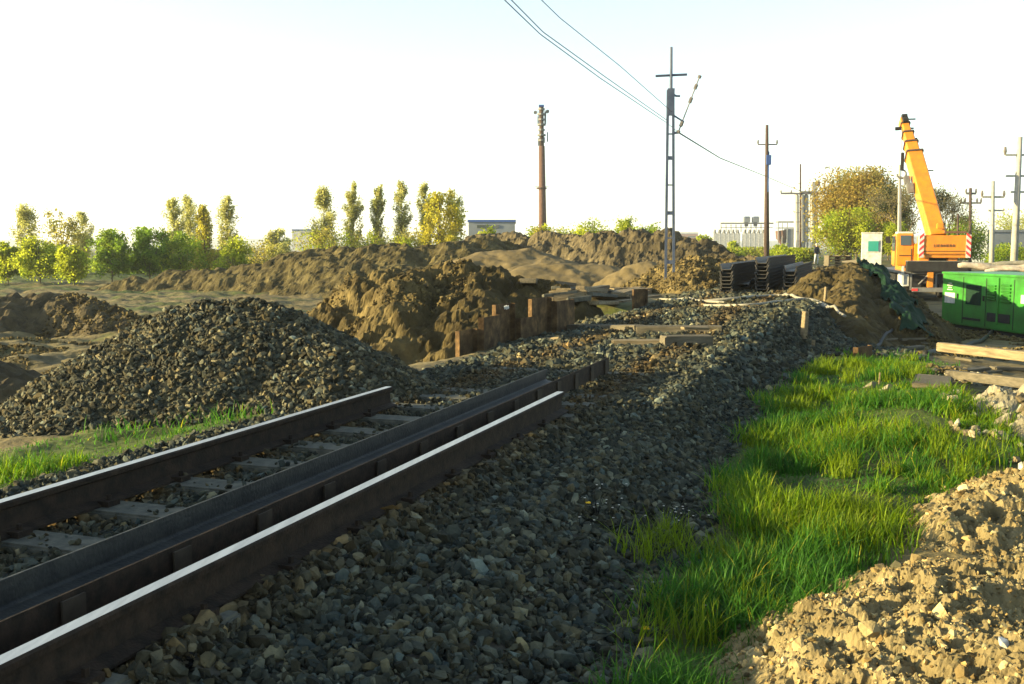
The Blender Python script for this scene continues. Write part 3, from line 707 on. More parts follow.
# ------------------------------------------------------------------ timbers, slabs, stakes, hoses
def beam(p0, p1, w_, h_, m, name, label, cat, group=None, bev=.012):
    p0, p1 = Vector(p0), Vector(p1); d = (p1-p0).normalized(); r_ = d.cross(UP).normalized(); u = r_.cross(d)
    mid = (p0+p1)/2; L = (p1-p0).length; mb = MB(); mb.box((0, 0, 0), (L, w_, h_))
    o = mb.build(name, m, bevel=bev); o.matrix_world = Matrix.Translation(mid) @ Matrix((d, -r_, u)).transposed().to_4x4()
    me_ = o.data; r = random.Random(L)
    for v in me_.vertices: v.co += Vector((r.uniform(-.01, .01), r.uniform(-.006, .006), r.uniform(-.006, .006)))
    return tag(o, label, cat, group)
def gb(pxa, pya, pxb, pyb, w_, h_, m, name, label, cat, lift=-.03, group=None):
    a = PS(pxa, pya); b = PS(pxb, pyb); a.z = sz(a.x, a.y)+h_/2+lift; b.z = sz(b.x, b.y)+h_/2+lift
    return beam(a, b, w_, h_, m, name, label, cat, group)
gb(562, 332, 640, 333, .22, .16, M['greywood'], 'timber_sleeper', 'old timber half sunk in ballast, farther row, left one', 'timber')
gb(636, 335, 722, 334, .24, .17, M['greywood'], 'timber_sleeper', 'old timber half sunk in ballast, farther row, right one', 'timber')
gb(612, 347, 664, 347, .22, .13, M['wood'], 'timber_sleeper', 'old timber in the ballast, nearer row, left one', 'timber')
gb(662, 348, 710, 347, .24, .20, M['greywood'], 'timber_sleeper', 'squared timber in the ballast, nearer row, with a plank on top', 'timber')
gb(682, 342, 708, 342, .12, .04, M['wood'], 'plank', 'short bright plank lying on the squared timber', 'plank', lift=.19)
gb(556, 352, 588, 350, .18, .08, M['concrete'], 'concrete_strip', 'thin pale concrete strip lying by the end of the rusty guard plate', 'concrete strip')
gb(538, 343, 562, 341, .2, .1, M['wood'], 'timber_sleeper', 'short timber poking out of ballast right of the sheet piles', 'timber')
# slabs and planks by the trench
rs = random.Random(12)
for i in range(30):
    px = rs.uniform(556, 648); py = 291+(px-556)*.02+rs.uniform(-4, 14)*(1-.3*(px-556)/90); dx = rs.uniform(6, 17)
    gb(px-dx, py+rs.uniform(-1, 2.5), px+dx, py-rs.uniform(-.5, 3), rs.uniform(.2, .5), rs.uniform(.07, .15), M['wood'] if i % 4 else M['concrete'], 'slab', 'pale broken slab in the jumble behind the trench, left of the lattice mast', 'slab', lift=rs.uniform(-.06, .05), group='broken slabs behind the trench')
gb(528, 287, 572, 287, .4, .12, M['greywood'], 'plank', 'long dark plank lying at the foot of the sand mound', 'plank', lift=.05)
# right side timbers
a = PG(940, 356); b = PG(1075, 376); a.z += .16; b.z += .2
beam(a, b, .17, .15, M['wood'], 'long_timber', 'long sunlit squared timber lying across the ground at the right edge', 'timber')
gb(905, 362, 948, 353, .12, .1, M['greywood'], 'timber', 'thin grey timber lying left of the long sunlit one', 'timber')
gb(950, 376, 1040, 392, .14, .1, M['greywood'], 'timber', 'dark thin timber lying just below the long sunlit one', 'timber')
a = PG(914, 385); b = PG(952, 389); a.z += .06; b.z += .06; 
beam(a, b, .95, .06, M['greywood'], 'wooden_board', 'flat grey wooden board lying on soil at the end of the grass', 'board')
rd = random.Random(4)
for i in range(16):
    px = rd.uniform(880, 1020); py = rd.uniform(340, 372) if px < 940 else rd.uniform(342, 384); dx = rd.uniform(6, 22)
    gb(px-dx, py+rd.uniform(-3, 3), px+dx, py+rd.uniform(-3, 4), rd.uniform(.05, .16), rd.uniform(.03, .06), M['greywood'], 'scrap_board', 'scrap of weathered board among the debris between the grass and the generator', 'board', lift=0, group='scrap boards near the generator')
for px, py, lb in [(868, 388, 'whitish flat stone lying in the middle of the grass'), (884, 391, 'whitish flat stone at the right of the pair in the grass')]:
    p = PG(px, py); v, f, t = scatter(np.array([[p.x, p.y, p.z+.03]]), np.array([.17]), 3); tag(mk('flat_stone', v, [f], M['rubble'], tint=np.ones_like(v)), lb, 'stone')
p = PG(1018, 602); p.z = sz(p.x, p.y)
tag(mk('white_pebble', *(lambda r: (r[0], [r[1]]))(scatter(np.array([[1.78, 3.47, sz(1.78, 3.47)+.012]]), np.array([.06]), 8)), M['white']), 'white pebble lying on the near clay heap at the right edge', 'pebble')
# stakes
def stake(px, py0, py1, w_, label, m='wood'):
    p = PS(px, py1); s_ = p.y/F; h_ = (py1-py0)*s_
    mb = MB(); mb.box((0, 0, h_/2-.1), (w_, w_, h_+.2), 0, Matrix.Rotation(.3, 3, 'Z'), .92)
    o = mb.build('wooden_stake', M[m], bevel=.006); o.location = (p.x, p.y, sz(p.x, p.y) if m == 'wood2' else p.z); o.rotation_euler = (.03, .04, .2); return tag(o, label, 'stake')
stake(803.5, 312, 339, .10, 'stout wooden stake standing at the top corner of the grass'); stake(825, 288, 302, .07, 'short wooden stake on the slope of the tarpaulin mound')
stake(813, 340, 348, .05, 'tiny pale peg right at the upper edge of the grass')
stake(879, 372, 384, .02, 'thin dry stick poking up at the far edge of the grass')
# hoses
def hose(pts, r, name, label, cat, m='hose', lift=0):
    ps = []
    for px, py in pts:
        p = PS(px, py); p.z = sz(p.x, p.y)+r*.6+lift; ps.append(p)
    out = []
    for i in range(len(ps)-1):
        for k in range(8):
            u = k/8; a, b, c, d = ps[max(i-1, 0)], ps[i], ps[i+1], ps[min(i+2, len(ps)-1)]
            q = .5*((2*b)+(c-a)*u+(2*a-5*b+4*c-d)*u*u+(3*b-a-3*c+d)*u**3); q.z = max(q.z, sz(q.x, q.y)+r*.7+lift); out.append(q)
    out.append(ps[-1]); return tag(MB().tube(out, r, 8).build(name, M[m], smooth=True), label, cat)
hose([(706, 304), (740, 302), (775, 299), (802, 302), (828, 312)], .04, 'hose', 'thick grey hose snaking across the ballast, farther one', 'hose', lift=.06)
hose([(704, 309), (745, 309), (780, 305), (812, 303), (845, 320)], .035, 'hose', 'grey hose curving across the ballast in front of the farther one', 'hose', lift=.06)
hose([(660, 302), (700, 304), (730, 306)], .035, 'hose', 'short pale hose end left of the two long hoses', 'hose', lift=.05)
hose([(997, 327), (985, 340), (968, 347), (950, 350), (925, 356)], .055, 'cable', 'thick dark cable running out of the green generator over the ground', 'cable', 'black')
hose([(892, 333), (880, 345), (868, 352), (905, 362), (925, 358)], .035, 'hose', 'black hose loop lying at the foot of the tarpaulin mound', 'hose', 'black')

# tarpaulin on the mound
tl = [P(866, 262, 30), P(880, 272, 28.6), P(893, 290, 26.6), P(903, 310, 24.8), P(915, 326, 23.4)]
nu, nv = 90, 34; V = []
for i in range(nu):
    u = i/(nu-1)*(len(tl)-1); k_ = min(int(u), len(tl)-2); c = tl[k_].lerp(tl[k_+1], u-k_)
    for j in range(nv):
        v_ = (j/(nv-1)-.35)*(.95+.3*math.sin(i*.3)); V.append((c.x+v_*.95, c.y+v_*.35, 0))
V = np.array(V); V[:, 2] = surf(V[:, 0], V[:, 1]); V2 = V[:, 2].reshape(nu, nv)
for _ in range(3): V2[1:-1, 1:-1] = np.maximum(V2[1:-1, 1:-1], (V2[:-2, 1:-1]+V2[2:, 1:-1]+V2[1:-1, :-2]+V2[1:-1, 2:])/4)
V[:, 2] = V2.ravel()+.05+.25*np.abs(fbm(V[:, 0]*2.8, V[:, 1]*1.6, oct=3, seed=66))+.05*fbm(V[:, 0]*7, V[:, 1]*5, seed=67)
Ig = np.arange(nu*nv).reshape(nu, nv); q = np.stack([Ig[:-1, :-1], Ig[:-1, 1:], Ig[1:, 1:], Ig[1:, :-1]], -1).reshape(-1, 4)
tag(mk('tarpaulin', V, [q], M['tarp'], smooth=True), 'crumpled dark green tarpaulin draped down the mound beside the crane', 'tarpaulin')

# ------------------------------------------------------------------ poles and wires
mp = P(669.3, 286, 38.0); mz = sz(mp.x, mp.y); YM = 38.0
def zy(py, Y): return P(CX, py, Y).z
mast = thing('lattice_mast', 'tall blue-grey steel mast of two slim legs with a cross on top', 'mast', (0, 0, 0))
sc_m = YM/F
for sg, xt, xb in ((-1, 668.0, 665.3), (1, 673.2, 673.6)):
    a = P(xb, 300, YM); a.z = mz-.4; b = P(xt, 90, YM)
    mb = MB(); d = (b-a).normalized(); r_ = Vector((0, 1, 0)); mb.prism([(-.05, -.045), (.05, -.045), (.05, .045), (.035, .045), (.035, -.03), (-.035, -.03), (-.035, .045), (-.05, .045)], a, b, r_, Vector((sg, 0, 0))); mb.build('leg', M['mast'], mast)
for py in (109, 134, 158, 185, 213, 238, 262):
    a = P(670.6, py, YM); hw = .13+.03*(py-90)/180
    hh = .14 if py in (109, 158, 213, 262) else .05
    MB().box(a, (hw*1.9, .08, hh)).build('batten', M['mast'], mast)
top = P(671.3, 47, YM); lo = P(670.8, 112, YM)
MB().tube([lo, top], [.07, .05], 8).build('top_tube', M['mast'], mast)
MB().box((lo+P(670.9, 92, YM))/2, (.26, .14, 1.0)).build('head_box', M['mast'], mast)
ca = P(655.5, 76, YM); cb = P(687, 74.5, YM); MB().tube([ca, cb], .045, 6).build('crossarm', M['mast'], mast)
mb = MB(); mb.tube([P(673, 94, YM), P(676, 96, YM), P(680, 96, YM)], .04, 5); mb.build('bracket', M['mast'], mast)
mb = MB(); mb.tube([P(673, 115, YM), P(684, 122, YM)], .035, 5); mb.tube([P(673.5, 133, YM), P(678.5, 132.5, YM)], .05, 5); mb.build('side_arm', M['mast'], mast)
mb = MB(); a = P(678, 133, YM); b = P(699, 78, YM)
mb.tube([a, b], .025, 5)
for k in (0, .12, .16, .55, .6, .8, .84, 1): c = a.lerp(b, k); mb.tube([c, c+(b-a).normalized()*.10], .07, 6)
mb.build('insulator_rod', M['insul'], mast)

def pole(name, px, ytop, ybase, Y, r, m, arms, label, rtop=None, px_top=None, lift=.0):
    base = P(px, ybase, Y); g = min(sz(base.x, base.y), base.z); tp_ = P(px_top or px, ytop, Y)
    root = thing(name, label, 'pole', (base.x, base.y, g)); o0 = Vector((base.x, base.y, g))
    MB().tube([Vector((0, 0, -.5)), tp_-o0], [r, rtop or r*.6], 10).build('shaft', M[m], root, smooth=True)
    for (y_, x0_, x1_, pins, th) in arms:
        a = P(x0_, y_, Y)-o0; b = P(x1_, y_, Y)-o0; MB().box((a+b)/2, ((b-a).length, .12, th)).build('crossarm', M['wire'] if m != 'concpole' else M['concpole'], root)
        for q in pins:
            c = a.lerp(b, q); MB().tube([c, c+UP*.22, c+UP*.45], [.05, .10, .06], 6).build('insulator', M['insul'], root)
    return root
pole('utility_pole', 767, 125, 256, 95, .30, 'brownpole', [(144.5, 758, 777, (0, 1), .12)], 'brown power pole standing between the lattice mast and the silos', .14)
c_ = P(768.3, 160, 95); tag(MB().box(c_, (.45, .5, .9)).tube([c_+Vector((0, -.2, -.5)), c_+Vector((0, -.2, -3))], .06, 5).tube([c_+UP*.45, c_+UP*.8], .1, 5).build('pole_box', M['bluefar']), 'small blue box fixed near the top of the brown power pole', 'box')
ch = bpy.data.objects[-1] if False else None
for o in [o for o in C.objects if o.name.startswith('pole_box')]:
    r_ = [q for q in C.objects if q.name == 'utility_pole'][0]; o.parent = r_; o.location = -Vector(r_.location)
    for k in ('label', 'category'): del o[k]
pole('utility_pole', 800.5, 164, 262, 130, .16, 'brownpole', [(193.5, 781, 822, (0, .25, .75, 1), .22)], 'slender pole with a wide crossarm in front of the grey silo tower', .1)
pole('utility_pole', 817, 192, 262, 125, .14, 'brownpole', [(192, 800, 818, (0, .5), .2)], 'thin pole at the right side of the grey silo tower', .1)
pole('utility_pole', 970.5, 188, 262, 92, .16, 'brownpole', [(193.5, 966, 976, (0, .5, 1), .2), (203, 961, 981, (0, .2, .8, 1), .16)], 'dark pole with a short and a long crossarm right of the crane', .12)
pole('utility_pole', 992, 181, 268, 70, .20, 'concpole', [(197, 982, 1004, (0, 1), .14), (210.5, 988, 1004, (), .12)], 'pale concrete pole with two crossarms, middle of the three right of the crane', .12, 993)
pole('utility_pole', 1013.5, 137, 272, 55, .22, 'concpole', [(155, 1005, 1030, (0,), .1), (176, 1006, 1030, (), .1), (192, 1011, 1030, (), .1)], 'thick pale concrete pole at the right picture edge, tallest of the three', .13, 1020)
pole('utility_pole', 958, 214, 262, 80, .1, 'brownpole', [], 'thin bare post just behind the crane on its right', .07)
pole('utility_pole', 899.5, 165, 250, 72, .12, 'concpole', [], 'thin pale post rising behind the crane cab', .08)

def wire(pts, r, label, sag=.0):
    out = []
    for a, b in zip(pts[:-1], pts[1:]):
        for k in range(14): u = k/14; out.append(a.lerp(b, u)-UP*sag*4*u*(1-u)*(b-a).length/40)
    out.append(pts[-1]); return tag(MB().tube(out, r, 5).build('overhead_wire', M['wire'], smooth=True), label, 'wire')
wire([P(440, -62, 18), P(540, 34, 24), P(600, 78, 29), P(667, 123, YM), P(678.5, 132.5, YM)], .012, 'lower overhead wire crossing the sky down to the lattice mast')
wire([P(452, -60, 18), P(543, 32, 24), P(604, 76, 29), P(668, 121, YM)], .012, 'twin wire hanging just above the lower overhead wire')
wire([P(490, -50, 22), P(560, 18, 28), P(620, 66, 33), P(672, 112, YM)], .012, 'upper overhead wire crossing the sky left of the lattice mast')
wire([P(678.5, 132.5, YM), P(720, 158, 60), P(765, 176, 95), P(800, 191, 130)], .03, 'overhead wire from the lattice mast to the brown power pole')
wire([P(800, 193, 130), P(770, 191, 220), P(745, 196, 420)], .03, 'faint wire running left from the crossarm by the silo tower')
wire([P(822, 193, 130), P(838, 186, 100)], .04, 'short wire running right from the crossarm by the silo tower')

# tower with antennas
Yt = 180.0; tb = P(543, 245, Yt); tw = thing('telecom_tower', 'tall slim reddish brown tower with antennas near its top, behind the earth banks', 'tower', (tb.x, tb.y, -1.5))
def TP(px, py): return P(px, py, Yt)-Vector((tb.x, tb.y, -1.5))
a = TP(543.2, 245); a.z = 0
MB().tube([a, TP(541.7, 146)], [.78, .56], 12).build('shaft', M['brick'], tw, smooth=True)
MB().tube([TP(541.7, 146), TP(541.3, 106)], [.42, .4], 8).build('upper_shaft', M['brownpole'], tw, smooth=True)
for k in range(7):
    y_ = 110+k*5.2; c = TP(541.5, y_); MB().tube([c, c+UP*.3], .78 if k % 2 else .62, 10).build('platform_ring', M['grey'], tw)
c = TP(541.6, 189); MB().tube([c, c+UP*.25], .95, 12).build('platform_ring', M['brownpole'], tw); MB().box(c+UP*.4, (2.6, .1, .1)).build('rail_bar', M['grey'], tw)
for px, py, h_, w_ in [(538.2, 120, 1.3, .28), (545.3, 118, 2.2, .35), (538.6, 142, 1.3, .3), (547.5, 137, 1.7, .22), (543.5, 140, 1.0, .5), (540, 131, 1.2, .3)]:
    MB().box(TP(px, py), (w_, .3, h_)).build('antenna_panel', M['farwall'], tw)
for px, py in [(535.3, 112.5), (547.5, 111.5)]:
    c = TP(px, py); mb = MB(); mb.tube([c-Vector((0, .2, 0)), c+Vector((0, .2, 0))], .32, 12); mb.build('dish_antenna', M['grey'], tw); MB().box((c+TP(541.4, py-1))/2, (1.1, .1, .1)).build('bracket', M['grey'], tw)
MB().box(TP(541.4, 106), (.95, .95, .35)).build('head_cap', M['bluefar'], tw)

# ------------------------------------------------------------------ far buildings
def building(px0, px1, yt, Y, depth, m, label, cat='building', wins=(), roof=None, zb=-1.8, rm='bluefar', over=.3):
    a = P(px0, yt, Y); b = P(px1, yt, Y); c = Vector(((a.x+b.x)/2, Y+depth/2, zb)); H = a.z-zb; W = b.x-a.x
    root = thing('building', label, cat, c)
    MB().box((0, 0, H/2), (W, depth, H)).build('wall', M[m], root)
    if roof: MB().box((0, 0, H+roof/2), (W+over, depth+over, roof)).build('roof', M[rm], root)
    for (x0_, x1_, y0_, y1_) in wins:
        p = P(x0_, y0_, Y)-c; q = P(x1_, y1_, Y)-c; mb = MB(); mb.box(((p.x+q.x)/2, -depth/2-.03, (p.z+q.z)/2), (abs(q.x-p.x), .12, abs(p.z-q.z)))
        o = mb.build('window', M['glass'], root)
    return root
building(292, 313, 230.5, 300, 20, 'white', 'small white building with blue trim far behind the left bushes', wins=[(301, 311, 232.5, 234.5)], roof=.4)
building(468.5, 515, 222, 150, 14, 'farwall', 'grey flat-roofed building with a blue roof edge left of the slim tower', wins=[(477, 499, 225, 228)], roof=.35)
building(676, 698, 234, 700, 30, 'pink', 'distant pinkish building on the horizon right of the lattice mast', wins=[(678, 684, 236, 237.5), (688, 695, 236, 237.5)], roof=1.2, rm='white')
building(684, 712, 240, 600, 25, 'white', 'long low white building on the horizon below the pinkish one', roof=.6, rm='pink')
bw = building(988, 1045, 232, 140, 20, 'farwall', 'long pale grey building with a window strip at the right edge', wins=[(990, 995, 247, 252.5), (997, 1002, 247, 252.5), (1004, 1009, 247, 252.5), (1011, 1016, 247, 252.5), (1018, 1023, 247, 252.5)], roof=.3, rm='farwall')
for px in (990, 996, 1014): 
    c = P(px, 230.5, 140)-Vector(bw.location); MB().box((c.x, 0, c.z), (.7, .7, 1.0)).build('roof_vent', M['white'], bw)
building(955, 986, 238, 150, 12, 'farwall', 'grey building part half hidden behind the poles right of the crane')

# silo blocks: two rows of white tanks on legs under a conveyor gantry
Ys = 330.0; sb = P(740, 249, Ys); sil = thing('silo_plant', 'two white blocks of storage tanks on legs with a conveyor gantry above', 'silos', (sb.x, Ys, -2))
def QP(px, py, dy=0): return P(px, py, Ys)-Vector((sb.x, Ys, -2))+Vector((0, dy, 0))
for x0_, x1_, n in ((712.5, 740, 6), (742.5, 765.5, 5)):
    wpx = (x1_-x0_)/n
    a = QP(x0_, 246.5); b = QP(x1_, 233.5); blk = MB(); rad_ = wpx/2*Ys/F
    for i in range(n):
        xm = QP(x0_+wpx*(i+.5), 240).x; blk.tube([(xm, 0, a.z), (xm, 0, b.z)], rad_*1.06, 8)
    blk.box(((a.x+b.x)/2, 0, (a.z+b.z)/2), (b.x-a.x-.1, rad_*2.02, b.z-a.z-.05))
    blk.build('tank_block', M['white'], sil)
    for i in range(n):
        q = QP(x0_+wpx*(i+.5), 233.5); MB().tube([q, q+UP*.8, q+UP*1.3], [rad_*.85, .35, .3], 10).build('tank_cone', M['grey'], sil)
        for e in (-1, 1): MB().tube([Vector((q.x+rad_*.5*e, -rad_*.6, a.z)), Vector((q.x+rad_*.5*e, -rad_*.6, 0))], .16, 5).build('leg', M['grey'], sil)
mb = MB(); a = QP(720.5, 224.3); b = QP(773, 222.3); mb.box((a+b)/2, ((b-a).length, 1.4, .45)); mb.box((a+b)/2-UP*1.4+Vector((0, 0, 0)), ((b-a).length, .3, .2)); mb.build('conveyor_gantry', M['grey'], sil)
for px in range(721, 766, 5): MB().tube([QP(px, 232), QP(px, 224.5)], .16, 5).build('gantry_post', M['grey'], sil)
for px in (746.5, 755.5): c = QP(px, 219.8); MB().box(c, (2.0, 2, 1.7)).build('drive_housing', M['farwall'], sil); MB().box(c+UP*.95, (1.6, 2.1, .25)).build('drive_roof', M['bluefar'], sil); MB().box(c-UP*1.5, (1.2, .4, 1.4)).build('drive_stand', M['grey'], sil)
# hopper plant
hp = P(786, 250, 300); hop = thing('hopper_plant', 'rusty red hopper and blue steel frame between the white tanks and grey silos', 'hopper', (hp.x, 300, -2))
def HP(px, py): return P(px, py, 300)-Vector((hp.x, 300, -2))
mb = MB(); a, b = HP(781, 238), HP(781, 230.5); mb.tube([HP(782, 245), a+Vector((.2, 0, 0)), b], [.4, 1.7, 1.7], 8); mb.build('hopper', M['brick'], hop)
MB().box(HP(789.5, 238), (2.6, 3, 5.4)).build('tower_block', M['farwall'], hop)
for px in (777, 781, 786, 793): MB().tube([Vector((HP(px, 240).x, -1.5, 0)), HP(px, 222)+Vector((0, -1.5, 0))], .14, 5).build('frame_post', M['farwall'], hop)
mb = MB(); mb.box(HP(786, 222), (5.4, 3, .35)); mb.box(HP(786, 228), (5.4, 3.2, .25)); mb.build('frame_deck', M['grey'], hop)
# grey silo tower
gp_ = P(806, 250, 290); gs = thing('silo_tower', 'tall group of narrow grey silos standing beside the big brown tree', 'silos', (gp_.x, 290, -2))
def SG(px, py, dy=0): return P(px, py, 290)-Vector((gp_.x, 290, -2))+Vector((0, dy, 0))
for px, dy in ((796.5, 0), (801.3, -.5), (806.2, 0), (811.6, -.5), (815.6, .5)):
    a = SG(px, 245, dy); b = SG(px, 195.5, dy); mb = MB(); mb.tube([Vector((a.x, dy, 0)), a, b, b+UP*.3], [.25, .68, .68, .3], 12); mb.build('silo', M['silo'] if px in (796.5, 811.6) else M['silo_grey'], gs)
for k in range(5): MB().box(SG(806, 203+k*9.5, -.9), (6.4, .1, .16)).build('band', M['grey'], gs)
MB().box(SG(806, 193.7), (6.2, 2.6, .35)).build('top_deck', M['grey'], gs)
MB().box(SG(813.5, 187.5), (1.4, 2, 3.2)).build('lift_head', M['silo'], gs); MB().box(SG(817, 184), (1.2, 2, 1.2)).build('lift_motor', M['brick'], gs)
for px in (795, 800, 805, 810, 816): MB().tube([Vector((SG(px, 245).x, -1.2, 0)), SG(px, 242)+Vector((0, -1.2, 0))], .15, 5).build('leg', M['farwall'], gs)

# white hut
hc = P(871, 264, 77); hut = thing('site_hut', 'small white site cabin with a square teal window beyond the tarpaulin mound', 'cabin', (hc.x, 77, sz(hc.x, 77)-.05), -.30)
MB().box((0, 0, 1.28), (1.45, 1.5, 2.5)).build('wall', M['white'], hut, bevel=.03); MB().box((0, 0, 2.57), (1.52, 1.57, .08)).build('roof', M['white'], hut)
wn = MB(); wn.box((.08, -.77, 1.55), (.86, .06, .9)); wn = wn.build('window', M['white'], hut); MB().box((.08, -.81, 1.55), (.74, .05, .78)).build('pane', M['tealglass'], wn)
MB().box((0, 0, .04), (1.4, 1.45, .1)).build('skid', M['grey'], hut)
# bench-like pallet by the person
pb = P(833, 262, 80); pz = sz(pb.x, pb.y)
pal = thing('pallet_stack', 'low dark stack of boards next to the person in the distance', 'pallet', (pb.x, pb.y, pz), .1)
for k in range(4): MB().box((.4, 0, .1+.22*k), (2.0-.05*k, 1.0, .08)).build('deck_board', M['pile_rust'] if k > 1 else M['greywood'], pal)
for q in (-.5, .4, 1.3): MB().box((q, 0, .42), (.12, .9, .84)).build('block', M['greywood'], pal)
gb(842, 262, 862, 263, .3, .12, M['greywood'], 'plank', 'grey plank lying on the ground left of the white cabin', 'plank')

# ------------------------------------------------------------------ mobile crane
cp = P(932, 303, 49); cz = gz(cp.x, cp.y); heading = -.22
cr = thing('mobile_crane', 'orange mobile crane seen from behind with its boom raised to the left', 'crane', (cp.x, cp.y, cz), heading)
MB().box((-.1, 5.0, 1.05), (2.0, 11.6, .45)).build('chassis', M['black'], cr, bevel=.03)
MB().box((-.1, 5.2, 1.36), (2.6, 11.0, .12)).build('deck', M['grey'], cr, bevel=.01)
for ax in (1.2, 3.0, 7.2, 9.0):
    for sg in (-1, 1):
        w_ = MB().tube([(-.1+sg*1.28, ax, .6), (-.1+sg*.88, ax, .6)], .6, 24).build('wheel', M['tyre'], cr, bevel=.03)
        MB().tube([(-.1+sg*1.30, ax, .6), (-.1+sg*1.2, ax, .6)], .33, 16).build('rim', M['grey'], w_)
MB().box((.05, -.9, .55), (2.3, .25, .22)).build('rear_bumper', M['grey'], cr, bevel=.02)
MB().box((-1.0, -1.03, .55), (.28, .03, .12)).build('tail_light', M['red'], cr); MB().box((1.05, -1.03, .55), (.28, .03, .12)).build('tail_light', M['red'], cr)
MB().box((.0, -.72, 1.68), (2.75, .6, .5)).build('outrigger_box', M['black'], cr, bevel=.02)
MB().box((.0, -.74, 1.94), (2.75, .62, .03)).build('outrigger_trim', M['grey'], cr)
mb = MB()
for x_ in (-1.15, .0, 1.0): mb.box((x_, -.78, 1.0), (.08, .06, .95))
mb.box((0, -.78, 1.35), (2.5, .06, .06)); mb.tube([(-.8, -.8, .8), (-.35, -.8, 1.3)], .04, 6); mb.build('rear_frame', M['grey'], cr)
MB().box((-.28, -.85, 1.05), (.28, .2, .8)).build('support_jack', M['orange'], cr, bevel=.03)
mb = MB(); mb.box((.6, -.5, 1.0), (1.0, .6, .7)); mb.box((-.9, -.5, .95), (.5, .6, .6)); mb.build('tank', M['black'], cr, bevel=.03)
mb = MB(); mb.box((-1.35, .2, 1.0), (.3, 1.6, .6)); mb.box((-1.5, -.6, 1.25), (.12, .12, .9)); mb.build('tool_locker', M['white'], cr, bevel=.02)
# superstructure
MB().box((-.05, 2.0, 1.62), (2.2, 4.6, .4)).build('turntable', M['orange'], cr, bevel=.03)
mb = MB(); mb.box((-.55, 1.3, 2.2), (.45, 3.9, .9)); mb.box((.75, 1.3, 2.2), (.45, 3.9, .9)); mb.build('side_frame', M['orange'], cr, bevel=.04)
MB().box((.1, .6, 2.1), (.9, 1.6, .7)).build('winch_housing', M['black'], cr, bevel=.04)
# counterweight with chevrons and name
cw = MB().box((.3, -.55, 2.72), (2.25, .8, .92)).build('counterweight', M['orange'], cr, bevel=.04)
MB().box((.3, -.5, 2.18), (2.1, .7, .16)).build('counterweight_base', M['orange'], cr, bevel=.02)
MB().box((.3, -.955, 2.42), (2.15, .02, .03)).build('seam', M['black'], cw)
for sg in (-1, 1):
    pn = MB().box((.3+sg*1.06, -.975, 2.66), (.22, .03, 1.1)).build('warning_panel', M['white'], cr)
    mb = MB()
    for k in range(4):
        z0 = 2.12+.29*k; xa, xb = .3+sg*1.06-.11, .3+sg*1.06+.11; za, zb2 = (z0, z0+.2)
        mb.add([(xa, -.995, za if sg < 0 else zb2), (xb, -.995, zb2 if sg < 0 else za), (xb, -.995, (zb2 if sg < 0 else za)+.13), (xa, -.995, (za if sg < 0 else zb2)+.13)], [(0, 1, 2, 3)])
    mb.build('warning_stripe', M['red'], pn)
    if sg < 0: mb2 = MB().box((.3-1.135, -.72, 2.72), (.02, .4, .85)).build('side_warning_panel', M['white'], cr)
tx_ = bpy.data.curves.new('lettering', 'FONT'); tx_.body = 'LIEBHERR'; tx_.size = .19; tx_.extrude = .008; tx_.align_x = 'CENTER'; tx_.space_character = 1.25
to = bpy.data.objects.new('t', tx_); C.objects.link(to); bpy.context.view_layer.update()
tm = bpy.data.meshes.new_from_object(to.evaluated_get(bpy.context.evaluated_depsgraph_get())); bpy.data.objects.remove(to); tm.materials.clear(); tm.materials.append(M['brick'])
lt = bpy.data.objects.new('lettering', tm); C.objects.link(lt); lt.parent = cw; lt.location = (.28, -.962, 2.62); lt.rotation_euler = (math.pi/2, 0, 0)
# cab
cabx = -1.25
cabp = [(-.9, 0), (.9, 0), (.98, .7), (.72, 1.72), (-.75, 1.75), (-.9, 1.2)]
cab = MB().prism([(a_, b_*.93) for a_, b_ in cabp], (cabx-.42, 1.2, 1.68), (cabx+.36, 1.2, 1.68), (0, 1, 0), (0, 0, 1)).build('cab', M['orange'], cr, bevel=.05)
MB().box((cabx-.02, .335, 2.95), (.5, .05, .5), 0, Matrix.Rotation(-.25, 3, 'X')).build('rear_window', M['glass'], cab)
MB().box((cabx-.435, 1.35, 2.8), (.03, .9, .75)).build('side_window', M['glass'], cab); MB().box((cabx-.44, .78, 2.35), (.02, .04, 1.3)).build('door_seam', M['black'], cab)
MB().box((cabx-.02, 1.0, 3.34), (.7, .9, .1)).build('roof_hatch', M['white'], cab)
MB().box((cabx-.02, .285, 2.2), (.6, .03, .04)).build('rear_step', M['black'], cab)
MB().tube([(cabx+.25, .26, 1.8), (cabx+.25, .26, 2.55)], .025, 6).build('grab_rail', M['black'], cab)
MB().box((cabx-.6, 2.2, 3.0), (.22, .06, .35)).build('mirror', M['black'], cab)
MB().box((cabx+.55, .7, 2.25), (.4, 1.4, 1.1), 0, None, .9).build('cab_fairing', M['orange'], cr, bevel=.05)
